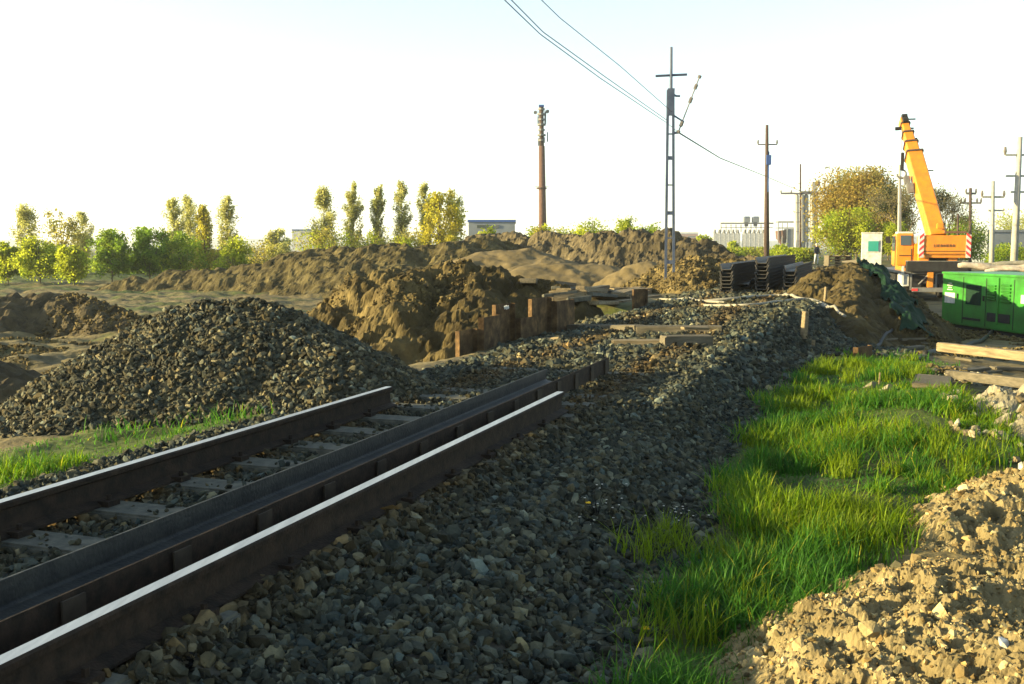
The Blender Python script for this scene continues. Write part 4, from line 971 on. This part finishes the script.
# boom: from pivot to tip, telescoping
cinv = Matrix.Rotation(-heading, 3, 'Z')
def CP(px, py, Y): return cinv @ (P(px, py, Y)-Vector((cp.x, cp.y, cz)))
b0 = CP(937, 240, 50.5); b1 = CP(904.5, 124, 56.5); bd = (b1-b0).normalized(); Lb = (b1-b0).length; bx = Vector((1, 0, 0)); bx = (bx-bd*bx.dot(bd)).normalized(); bu = bx.cross(bd)
boom = None
def octo(w_, h_, c=.22): a, b = w_/2, h_/2; return [(-a, -b+c*h_), (-a+c*w_, -b), (a-c*w_, -b), (a, -b+c*h_), (a, b-.05), (a-.05, b), (-a+.05, b), (-a, b-.05)]
segs = [(0, .70, .80, .92), (.69, .80, .64, .72), (.79, .895, .52, .6), (.885, .985, .42, .48)]
for i, (u0, u1, w_, h_) in enumerate(segs):
    o = MB().prism(octo(w_, h_), b0+bd*Lb*u0, b0+bd*Lb*u1, bx, bu).build('boom' if i == 0 else 'boom_section', M['orange'], cr if i == 0 else boom, bevel=.01)
    if i == 0: boom = o
    MB().prism(octo(w_+.10, h_+.10), b0+bd*(Lb*u1-.08), b0+bd*(Lb*u1+.03), bx, bu).build('boom_collar', M['brownpole'], boom)
    MB().box(b0+bd*Lb*u1+bu*(-h_/2-.0)+bx*(w_/2+.14), (.3, .1, .08)).build('collar_lug', M['black'], boom)
hd = b0+bd*Lb*.985; mb = MB(); mb.prism([(-.24, -.3), (.24, -.3), (.2, .25), (-.2, .25)], hd, hd+bd*.45, bx, bu); mb.build('boom_head', M['orange'], boom)
for q in (.1, .38): MB().tube([hd+bd*q+bu*.3-bx*.14, hd+bd*q+bu*.3+bx*.14], .17, 14).build('sheave', M['black'], boom)
MB().box(hd+bd*.5+bx*.28, (.75, .1, .07)).build('anemometer_arm', M['black'], boom)
MB().tube([hd+bd*-.2-bx*.22, hd+bd*-.2-bx*.55], .10, 8).build('side_sheave', M['black'], boom)
for u_, dx, s_ in ((.50, -.62, .42), (.43, -.55, .5)):
    c = b0+bd*Lb*u_; MB().box(c+bx*(dx-.05), (s_*.7, .4, s_*1.1), 0, Matrix.Rotation(-.15, 3, 'Y')).build('work_lamp' if u_ > .45 else 'hose_drum', M['grey'], boom, bevel=.04)
MB().box(b0+bd*Lb*.57+bx*.35, (.9, .08, .06)).build('boom_bracket', M['black'], boom)
MB().tube([CP(938, 245, 50.8)+UP*-.9, b0+bd*Lb*.32-bu*.5], .17, 12).build('lift_cylinder', M['grey'], boom)
for px, py, w_ in ((934, 238, .9), (940, 226, .3)): MB().box(CP(px, py, 50.1), (w_, .35, .28)).build('boom_foot', M['orange'], cr, bevel=.03)
MB().box((1.0, .3, 3.35), (1.0, .12, .1)).build('handrail', M['brick'], cr)
# hook
hk = CP(902.5, 158, 56); hb = MB().box(hk+UP*-.2, (.16, .22, 1.0)).build('hook_block', M['black'], boom, bevel=.03)
mb = MB(); c = CP(901.5, 174, 56); pts = [c+Vector((.0, 0, .42))]+[c+Vector((math.sin(a)*.24, 0, math.cos(a)*.24)) for a in [.2+.5*k for k in range(10)]]; mb.tube(pts, .055, 7); mb.build('hook', M['grey'], hb, smooth=True)
MB().tube([CP(901.8, 128, 56.2), CP(901.8, 175, 56.2)], .02, 5).build('hoist_rope', M['wire'], boom); MB().tube([CP(901, 176, 56), CP(901, 236, 56)], .022, 5).build('load_chain', M['wire'], hb)

# ------------------------------------------------------------------ green generator container
g0 = P(941, 321, 33); gL = P(941, 273.5, 33); g1x = P(1050, 300, 27.2)
ga = Vector((g0.x, 33, 0)); gb_ = Vector((g1x.x, 27.2, 0)); gdir = (gb_-ga).normalized(); Lg = 6.1; grz = math.atan2(gdir.y, gdir.x)
zg = min(gz(ga.x, ga.y), gz(gb_.x, gb_.y)); Hg = gL.z-zg-.12; ctr = ga+gdir*Lg/2+Vector((-gdir.y, gdir.x, 0))*1.15
gen = thing('generator_container', 'bright green generator container with louvred doors behind the sheet of bare soil', 'generator', (ctr.x, ctr.y, zg), grz)
body = MB().box((0, 0, .12+Hg/2), (Lg, 2.3, Hg)).build('body', M['green'], gen, bevel=.03)
MB().box((0, 0, .12+Hg+.03), (Lg+.06, 2.36, .07)).build('roof_panel', M['green'], gen, bevel=.015)
MB().box((0, 0, .07), (Lg-.1, 2.1, .2)).build('skid', M['black'], gen)
yb = -1.15
def gx(px):   # pixel column to local x on the visible long side
    a_, b_, _ = ray(px, 300); k_ = a_/b_; # x = k*y ; ga + gdir*u
    u = (k_*ga.y-ga.x)/(gdir.x-k_*gdir.y); return u-Lg/2
zt = .12+Hg
def seam(px): MB().box((gx(px), yb-.004, .12+Hg/2), (.03, .012, Hg-.15)).build('door_seam', M['black'], body)
for px in (963, 986, 1014): seam(px)
MB().box((gx(998.5), yb-.02, .12+Hg*.55), (.10, .05, Hg*.86)).build('door_post', M['green'], body, bevel=.01)
def louv(pa, pb, z0, z1, n, m='green'):
    o = MB()
    for k in range(n):
        z = z0+(z1-z0)*(k+.5)/n; o.box(((gx(pa)+gx(pb))/2, yb-.025, z), (abs(gx(pb)-gx(pa)), .05, (z1-z0)/n*.45), 0, Matrix.Rotation(.45, 3, 'X'))
    return o.build('louvre', M[m], body)
louv(988, 996, zt-.75, zt-.25, 6); louv(1002, 1011, zt-.8, zt-.2, 6)
vp = MB().box(((gx(966)+gx(981))/2, yb-.006, zt-.62), (abs(gx(981)-gx(966)), .015, .62)).build('vent_mesh', M['tarp'], body)
lb_ = MB().box(((gx(945)+gx(955))/2, yb-.008, zt-.78), (abs(gx(955)-gx(945)), .012, .34)).build('notice_plate', M['white'], body)
mb = MB()
for k in range(4): mb.box(((gx(947)+gx(953))/2, yb-.016, zt-.30-.07*k), (abs(gx(953)-gx(947))*(.9 if k % 2 else .6), .006, .028))
mb.build('stencil_marks', M['white'], body)
MB().box(((gx(988)+gx(1011))/2, yb-.01, .12+.38), (abs(gx(1011)-gx(988)), .03, .26)).build('cable_opening', M['black'], body)
MB().box(((gx(963)+gx(981))/2, yb-.008, .12+.24), (abs(gx(981)-gx(963)), .02, .07)).build('grab_slot', M['black'], body)
MB().box((gx(1024), yb-.02, zt-.62), (.2, .03, .25)).build('notice_plate', M['white'], body)
for px in (958, 984): MB().box((gx(px), yb-.02, zt-.7), (.05, .04, .16)).build('door_handle', M['black'], body)
# sacks / rolled cover lying behind on top
def roll(px0, px1, py, Y, r, label, seed, m='bag'):
    a = P(px0, py, Y); b = P(px1, py+1.5, Y-.5); n = 26; out = []; rs_ = []
    for k in range(n):
        u = k/(n-1); p = a.lerp(b, u); p.z += .05*math.sin(u*7+seed); out.append(p); rs_.append(r*(.55+.45*math.sin(min(u*6, 1)*1.57))*(1+.12*math.sin(u*23+seed)))
    return tag(MB().tube(out, rs_, 10).build('rolled_cover', M[m], smooth=True), label, 'roll')

# trailer bed behind the generator carrying the rolls
Yr = 37.5; ra = P(958, 276, Yr); rb_ = P(1040, 276, Yr); zf = gz(ra.x, Yr)
tr = thing('flat_trailer', 'low flat trailer hidden behind the green generator, carrying the pale rolls', 'trailer', ((ra.x+rb_.x)/2, Yr, zf))
ht = P(958, 272.5, Yr).z-zf
MB().box((0, 0, ht-.08), (3.4, 1.9, .14)).build('bed', M['greywood'], tr)
for x_ in (-1.0, 1.0):
    for y_ in (-.8, .8): w_ = MB().tube([(x_, y_-.1, .4), (x_, y_+.1, .4)], .4, 18).build('wheel', M['tyre'], tr)
MB().box((0, 0, (ht-.15)/2+.3), (3.0, .8, ht-.75)).build('frame', M['black'], tr)
roll(958, 1045, 266.5, Yr, .13, 'pale roll of sacking lying above the left end of the green generator', 1)
roll(962, 1045, 263.5, Yr+.35, .10, 'brownish roll of sacking lying behind the pale one', 3, 'hose'); roll(985, 1050, 269.5, Yr-.35, .08, 'thin white roll in front, above the middle of the generator', 5)

# ------------------------------------------------------------------ person in the distance
pp = P(816.5, 262, 84); pz = sz(pp.x, pp.y)
def skinned(name, verts, edges, radii, m, parent, sub=2):
    me = bpy.data.meshes.new(name); me.from_pydata(verts, edges, []); o = bpy.data.objects.new(name, me); C.objects.link(o)
    md = o.modifiers.new('s', 'SKIN'); ly = me.skin_vertices[0] if me.skin_vertices else None
    for i, r_ in enumerate(radii): me.skin_vertices[0].data[i].radius = (r_, r_)
    me.skin_vertices[0].data[0].use_root = True
    o.modifiers.new('u', 'SUBSURF').levels = sub
    bpy.context.view_layer.update(); nm = bpy.data.meshes.new_from_object(o.evaluated_get(bpy.context.evaluated_depsgraph_get()))
    o.modifiers.clear(); o.data = nm; nm.materials.clear()
    for q in m: nm.materials.append(q)
    nm.polygons.foreach_set('use_smooth', [True]*len(nm.polygons)); o.parent = parent; return o
per = thing('person', 'person in dark jacket and light trousers near the far end of stacked steel', 'person', (pp.x, pp.y, pz), .5)
bv = [(0, 0, .95), (0, 0, 1.15), (0, .01, 1.38), (0, .02, 1.50), (0, .02, 1.62), (0, .02, 1.74),
      (.10, 0, .90), (.12, -.03, .50), (.13, .02, .09), (.13, -.12, .05), (-.10, 0, .90), (-.13, .05, .50), (-.16, .10, .09), (-.16, -.03, .05),
      (.19, .01, 1.42), (.25, -.02, 1.14), (.20, -.17, .95), (.19, -.23, .90), (-.19, .01, 1.42), (-.27, .02, 1.14), (-.27, -.10, .92), (-.27, -.14, .86)]
be = [(0, 1), (1, 2), (2, 3), (3, 4), (4, 5), (0, 6), (6, 7), (7, 8), (8, 9), (0, 10), (10, 11), (11, 12), (12, 13), (2, 14), (14, 15), (15, 16), (16, 17), (2, 18), (18, 19), (19, 20), (20, 21)]
br = [.15, .15, .16, .06, .09, .08, .10, .07, .05, .045, .10, .07, .05, .045, .07, .055, .04, .035, .07, .055, .04, .035]
bo = skinned('body', bv, be, br, [M['jacket'], M['trouser'], M['skin'], M['black']], per)
for pl in bo.data.polygons:
    z = pl.center.z; x_ = abs(pl.center.x)
    pl.material_index = 3 if z < .1 else 1 if (z < .90 and x_ < .2) else 2 if (z > 1.52 or (z < .93 and x_ > .2)) else 0
hh = MB(); bm = bmesh.new(); bmesh.ops.create_icosphere(bm, subdivisions=2, radius=.115); me = bpy.data.meshes.new('hair'); bm.to_mesh(me); bm.free(); me.materials.append(M['hair'])
ho = bpy.data.objects.new('hair', me); C.objects.link(ho); ho.parent = per; ho.location = (0, .035, 1.72); ho.scale = (.95, 1, .8)

# ------------------------------------------------------------------ trees
def quadleaves(pos, size, seed, col):
    r = np.random.default_rng(seed); n = len(pos); a = r.normal(size=(n, 3)); a /= np.linalg.norm(a, axis=1)[:, None]; b = r.normal(size=(n, 3)); b -= a*(a*b).sum(1)[:, None]; b /= np.linalg.norm(b, axis=1)[:, None]
    s_ = size[:, None]; V = np.stack([pos-a*s_, pos+b*s_*.6, pos+a*s_, pos-b*s_*.6], 1).reshape(-1, 3)
    return V, np.arange(n*4).reshape(n, 4), np.repeat(col, 4, 0)
def tree(kind, px, ytop, ybase, Y, wpx, label, cols, seed, dens=1.0, leaf=.14, ysz=None, name=None, group=None, cat='tree', trunk_r=None):
    r = np.random.default_rng(seed); b = P(px, ybase, Y); g = min(sz(b.x, b.y), b.z); H = P(px, ytop, Y).z-g; W = wpx*Y/F/2
    root = thing(name or kind, label, cat, (b.x, b.y, g), 0, group)
    mb = MB(); tr_ = trunk_r or max(.05, H*.014); bends = [Vector((r.normal(0, .02)*H*.4, r.normal(0, .02)*H*.4, H*k*.94)) for k in (0, .25, .5, .75, 1)]; bends[0] = Vector((0, 0, -.3))
    mb.tube(bends, [tr_, tr_*.8, tr_*.55, tr_*.35, .02], 6)
    def axis(u): u = u*4; k = min(int(u), 3); return bends[k].lerp(bends[k+1], u-k)
    clus = []
    if kind == 'poplar_tree':
        nb = int(80*dens); W *= 1.12
        for i in range(nb):
            u = r.uniform(.06, .97); a = r.uniform(0, 6.28); p0 = axis(u); prof = math.sin(min(1, (1-u)*2.2+.12)*1.57)*(.55+.45*min(1, u*4)); L = H*.22*(1-.72*u)
            out_ = W*prof*r.uniform(.5, 1.05); p1 = p0+Vector((math.cos(a)*out_, math.sin(a)*out_, L)); p1.z = min(p1.z, H)
            mb.tube([p0, p0.lerp(p1, .5)+Vector((math.cos(a)*out_*.12, math.sin(a)*out_*.12, -L*.06)), p1], [tr_*.2, tr_*.13, .01], 3, 0, False)
            for k in range(5): clus.append((p0.lerp(p1, .3+.175*k), W*.16))
    else:
        nb = int(34*dens)
        for i in range(nb):
            u = r.uniform(.0, 1); a = r.uniform(0, 6.28); ph = math.acos(1-2*r.uniform(.02, .93)); rr0 = r.uniform(.55, 1.0)
            hh = H*.46; cz_ = H*(.54 if kind != 'bush' else .50)
            lump = 1+.22*math.sin(3*a+seed)+.12*math.sin(5*ph+seed*2)
            c = Vector((math.cos(a)*math.sin(ph)*W*rr0*lump, math.sin(a)*math.sin(ph)*W*rr0*lump, cz_+math.cos(ph)*hh*rr0))
            p0 = axis(max(.12, min(.8, c.z/H*.55))); mb.tube([p0, p0.lerp(c, .5)+Vector((0, 0, -.03*H)), c], [tr_*.35, tr_*.2, .015], 4, 0, False)
            clus.append((c, W*r.uniform(.2, .36)))
    mb.build('trunk', M['bark'], root)
    per_ = max(6, int(ysz or (26 if kind == 'poplar_tree' else 90)))
    if kind != 'poplar_tree': per_ = int(per_*1.6); leaf *= .78
    pts = []; cc = []
    for (c, rad_) in clus:
        n_ = int(per_*r.uniform(.5, 1.3)*dens**.2); q = r.normal(0, 1, (n_, 3))*rad_*np.array([.6, .6, .6 if kind != 'poplar_tree' else 1.2]); pts.append(np.array(c)+q)
        base_ = np.array(cols[r.integers(0, len(cols))]); cc.append(np.repeat((base_*r.uniform(.75, 1.25))[None], n_, 0)*r.uniform(.75, 1.25, (n_, 1)))
    pts = np.concatenate(pts); cc = np.concatenate(cc); k = pts[:, 2] < H*1.01; pts, cc = pts[k], cc[k]
    v, q, t = quadleaves(pts, leaf*r.uniform(.6, 1.3, len(pts)), seed, cc)
    mk('crown', v, [q], M['leaf'], root, tint=t)
    return root
YG = [(.31, .36, .03), (.38, .42, .04), (.24, .31, .03)]; DG = [(.14, .22, .03), (.20, .29, .03), (.28, .36, .035)]; OL = [(.30, .27, .08), (.36, .32, .09), (.22, .22, .06)]
YO = [(.38, .34, .05), (.44, .40, .05), (.30, .29, .04)]; BR = [(.32, .24, .08), (.38, .29, .09), (.27, .25, .07)]; PALE = [(.42, .43, .17), (.31, .32, .12), (.46, .44, .20)]
bz = 275
for i, a in enumerate([
    ('poplar_tree', 28, 204, 278, 92, 26, 'thin pale poplar at the far left, first one from the left edge', PALE, .7),
    ('broad_tree', 62, 205, 278, 88, 38, 'olive broad tree behind the bright bushes at the far left', OL, .8),
    ('poplar_tree', 84, 212, 278, 94, 22, 'sparse poplar just right of the olive broad tree', PALE, .7),
    ('poplar_tree', 175, 196, 268, 92, 20, 'sparse poplar above the dark green bush, left one of three', PALE, .8),
    ('poplar_tree', 192, 195, 268, 96, 24, 'sparse poplar above the dark green bush, middle one of three', PALE, .9),
    ('poplar_tree', 205, 205, 268, 90, 18, 'yellowish poplar right of the dark green bush', YO, 1.0),
    ('poplar_tree', 229, 195, 262, 95, 20, 'lone thin poplar with a yellow-green bush at its foot', PALE, .9),
    ('poplar_tree', 325, 186, 250, 96, 26, 'full poplar at the left end of the row on the earth bank', PALE, 1.1),
    ('poplar_tree', 354, 181, 250, 98, 18, 'slim poplar second from the left in the row on the bank', PALE, .9),
    ('poplar_tree', 379, 183, 250, 98, 14, 'slimmest poplar, third from the left in the row on the bank', PALE, .9),
    ('poplar_tree', 402, 180, 250, 97, 17, 'tallest slim poplar in the middle of the row on the bank', PALE, 1.0),
    ('poplar_tree', 426, 182, 250, 99, 20, 'sparse poplar close behind the big yellow tree on its left', PALE, .9),
    ('poplar_tree', 455, 190, 250, 100, 20, 'sparse poplar close behind the big yellow tree on its right', PALE, .8)]):
    tree(a[0], *a[1:6], a[6], a[7], 200+i, a[8], .15 if a[0] != 'poplar_tree' else .085, 40 if a[0] != 'poplar_tree' else 24)
tree('broad_tree', 441, 187, 248, 92, 40, 'big dense yellow tree at the right end of the poplar row', YO, 230, 1.6, .16, 70)
for i, a in enumerate([
    (8, 242, 280, 74, 26, 'bright green bushy tree cut by the left picture edge', YG), (40, 236, 283, 72, 40, 'wide yellow-green tree in the left group, under the olive tree', YG), (74, 245, 284, 70, 30, 'small round yellow-green tree on the left of the gap', YG),
    (112, 229, 277, 74, 36, 'round bright green tree standing free, left of the dark bush', [(.16, .25, .03), (.22, .29, .04)]), (150, 227, 272, 76, 36, 'bright green tree overlapping the dark green bush', [(.15, .25, .03), (.12, .20, .03)]), (180, 231, 270, 78, 40, 'dark green bushy tree beside the bright one, on the end of the bank', DG)]):
    tree('broad_tree', a[0], a[1], a[2], a[3], a[4], a[5], a[6], 240+i, 1.4, .13, 90)
for i, a in enumerate([
    (233, 236, 264, 76, 34, 'yellow-green bush at the foot of the lone thin poplar', YG), (264, 238, 262, 84, 44, 'olive bush on the bank left of the white building', OL), (280, 228, 256, 130, 22, 'faint pale round tree far behind, left of the white building', PALE), (322, 226, 252, 82, 50, 'yellow-green bush under the first poplar of the row', OL+YG), (352, 229, 250, 83, 40, 'olive bush under the second poplar of the row', OL+YG),
    (380, 227, 250, 84, 44, 'low green bush in the middle of the poplar row', OL+YG), (408, 229, 250, 82, 36, 'low green bush left of the big yellow tree', YG+OL), (487, 225, 240, 72, 26, 'small bright bush on the bank in front of the grey building', YG), (541, 221, 240, 75, 26, 'small bush at the foot of the slim tower', YG+OL), (563, 223, 240, 90, 34, 'low bush just right of the slim tower', OL+YG), (592, 217, 238, 85, 44, 'leafy green bush on the dark bank, larger left one', YG), (627, 216, 238, 84, 34, 'leafy green bush on the dark bank, narrow right one', YG), (646, 222, 238, 82, 30, 'dark green bush on the bank close to the lattice mast', DG),
    (705, 235, 252, 120, 18, 'green bush at the left end of the white tanks', YG+OL), (733, 241, 254, 150, 12, 'small light bush in front of the white tanks', PALE+YG), (748, 247, 256, 150, 40, 'low wide bush under the right tank block', YG+OL), (780, 244, 256, 130, 22, 'low green bush under the rusty hopper', YG), (720, 248, 258, 110, 40, 'low olive scrub right of the dark bank', OL+YG), (795, 248, 258, 110, 40, 'low yellow-green scrub below the grey silos', YG),
    (20, 262, 280, 95, 70, 'long dark bush behind the left tree group', DG), (130, 256, 276, 100, 60, 'dark bush filling the gap behind the round bright tree', DG), (215, 250, 264, 95, 50, 'dark olive bush behind the yellowish poplar', OL)]):
    tree('bush', a[0], a[1], a[2], a[3], a[4], a[5], a[6], 260+i, 1.1 if i < 9 and i not in (7, 8) else 2.4, .12 if a[3] < 100 else .2, 60, cat='bush')
tree('broad_tree', 856, 168, 262, 105, 80, 'huge orange-brown budding tree between the grey silos and the crane', BR, 300, 4.5, .17, 110)
tree('broad_tree', 888, 186, 262, 110, 52, 'olive-brown budding tree between the huge brown tree and the crane boom', BR+OL, 307, 2.2, .15, 90)
tree('broad_tree', 846, 176, 262, 112, 44, 'tall brownish tree close to the grey silo tower', BR, 304, 2.5, .17, 100)
tree('broad_tree', 848, 208, 262, 92, 56, 'yellow-green tree below the orange-brown one, left of the white cabin', YG+[(.24, .22, .04)], 301, 2, .13, 100)
tree('broad_tree', 892, 222, 262, 90, 30, 'bright green tree between the white cabin and the crane cab', YG, 302, 1.5, .12, 90)
tree('broad_tree', 962, 216, 262, 96, 44, 'green tree behind the crane boom on its right', YG+DG, 303, 1.6, .13, 90)
tree('bush', 1010, 243, 268, 84, 44, 'low green bush in front of the grey building at the right edge', YG+DG, 305, 1.6, .12, 80, cat='bush')
tree('broad_tree', 1022, 208, 255, 160, 50, 'pale green tree behind the grey building at the right edge', PALE+YG, 306, 1.4, .2, 60)
# bare tree with mistletoe balls
def bare(px, ytop, ybase, Y, wpx, label, seed, balls):
    r = random.Random(seed); b = P(px, ybase, Y); g = min(sz(b.x, b.y), b.z); H = P(px, ytop, Y).z-g; W = wpx*Y/F/2; root = thing('bare_tree', label, 'tree', (b.x, b.y, g)); mb = MB()
    def br_(p, d, L, rr, lv):
        q = p+d*L; mb.tube([p, p.lerp(q, .5)+Vector((r.uniform(-.05, .05), r.uniform(-.05, .05), 0))*L, q], [rr, rr*.8, rr*.6], 4 if lv > 1 else 6, 0, False)
        if lv >= 5: tips.append(q); return
        for k in range(3 if lv < 4 else 3):
            a = r.uniform(0, 6.28); dd = (d+Vector((math.cos(a), math.sin(a), r.uniform(-.1, .5)))*r.uniform(.45, .8)).normalized(); br_(q, dd, L*r.uniform(.6, .8), rr*.58, lv+1)
    tips = []; br_(Vector((0, 0, -.2)), Vector((0, 0, 1)), H*.27, H*.018, 0); mb.build('trunk', M['bark'], root)
    T_ = np.array([t[:] for t in tips]); rg = np.random.default_rng(seed); T_ = np.repeat(T_, 11, 0)+rg.normal(0, .4, (len(T_)*11, 3))
    v, q, t = quadleaves(T_, rg.uniform(.04, .10, len(T_)), seed, np.repeat([[.22, .19, .12]], len(T_), 0)); mk('crown', v, [q], M['leaf'], root, tint=t)
    for (bx_, by_) in balls:
        c = P(bx_, by_, Y)-Vector((b.x, b.y, g)); pt = np.array(c)+rg.normal(0, .26, (160, 3)); v, q, t = quadleaves(pt, rg.uniform(.06, .12, 160), seed, np.repeat([[.035, .05, .02]], 160, 0)); mk('mistletoe_foliage', v, [q], M['leaf'], root, tint=t)
bare(905, 172, 262, 85, 46, 'bare grey tree with dark mistletoe balls left of the crane boom', 5, [(888, 192), (893, 197), (884, 207), (896, 206), (903, 215)])
bare(942, 176, 262, 86, 50, 'bare grey tree with dark mistletoe balls right of the crane boom', 9, [(944, 196), (937, 201), (941, 206), (946, 199), (936, 194)])
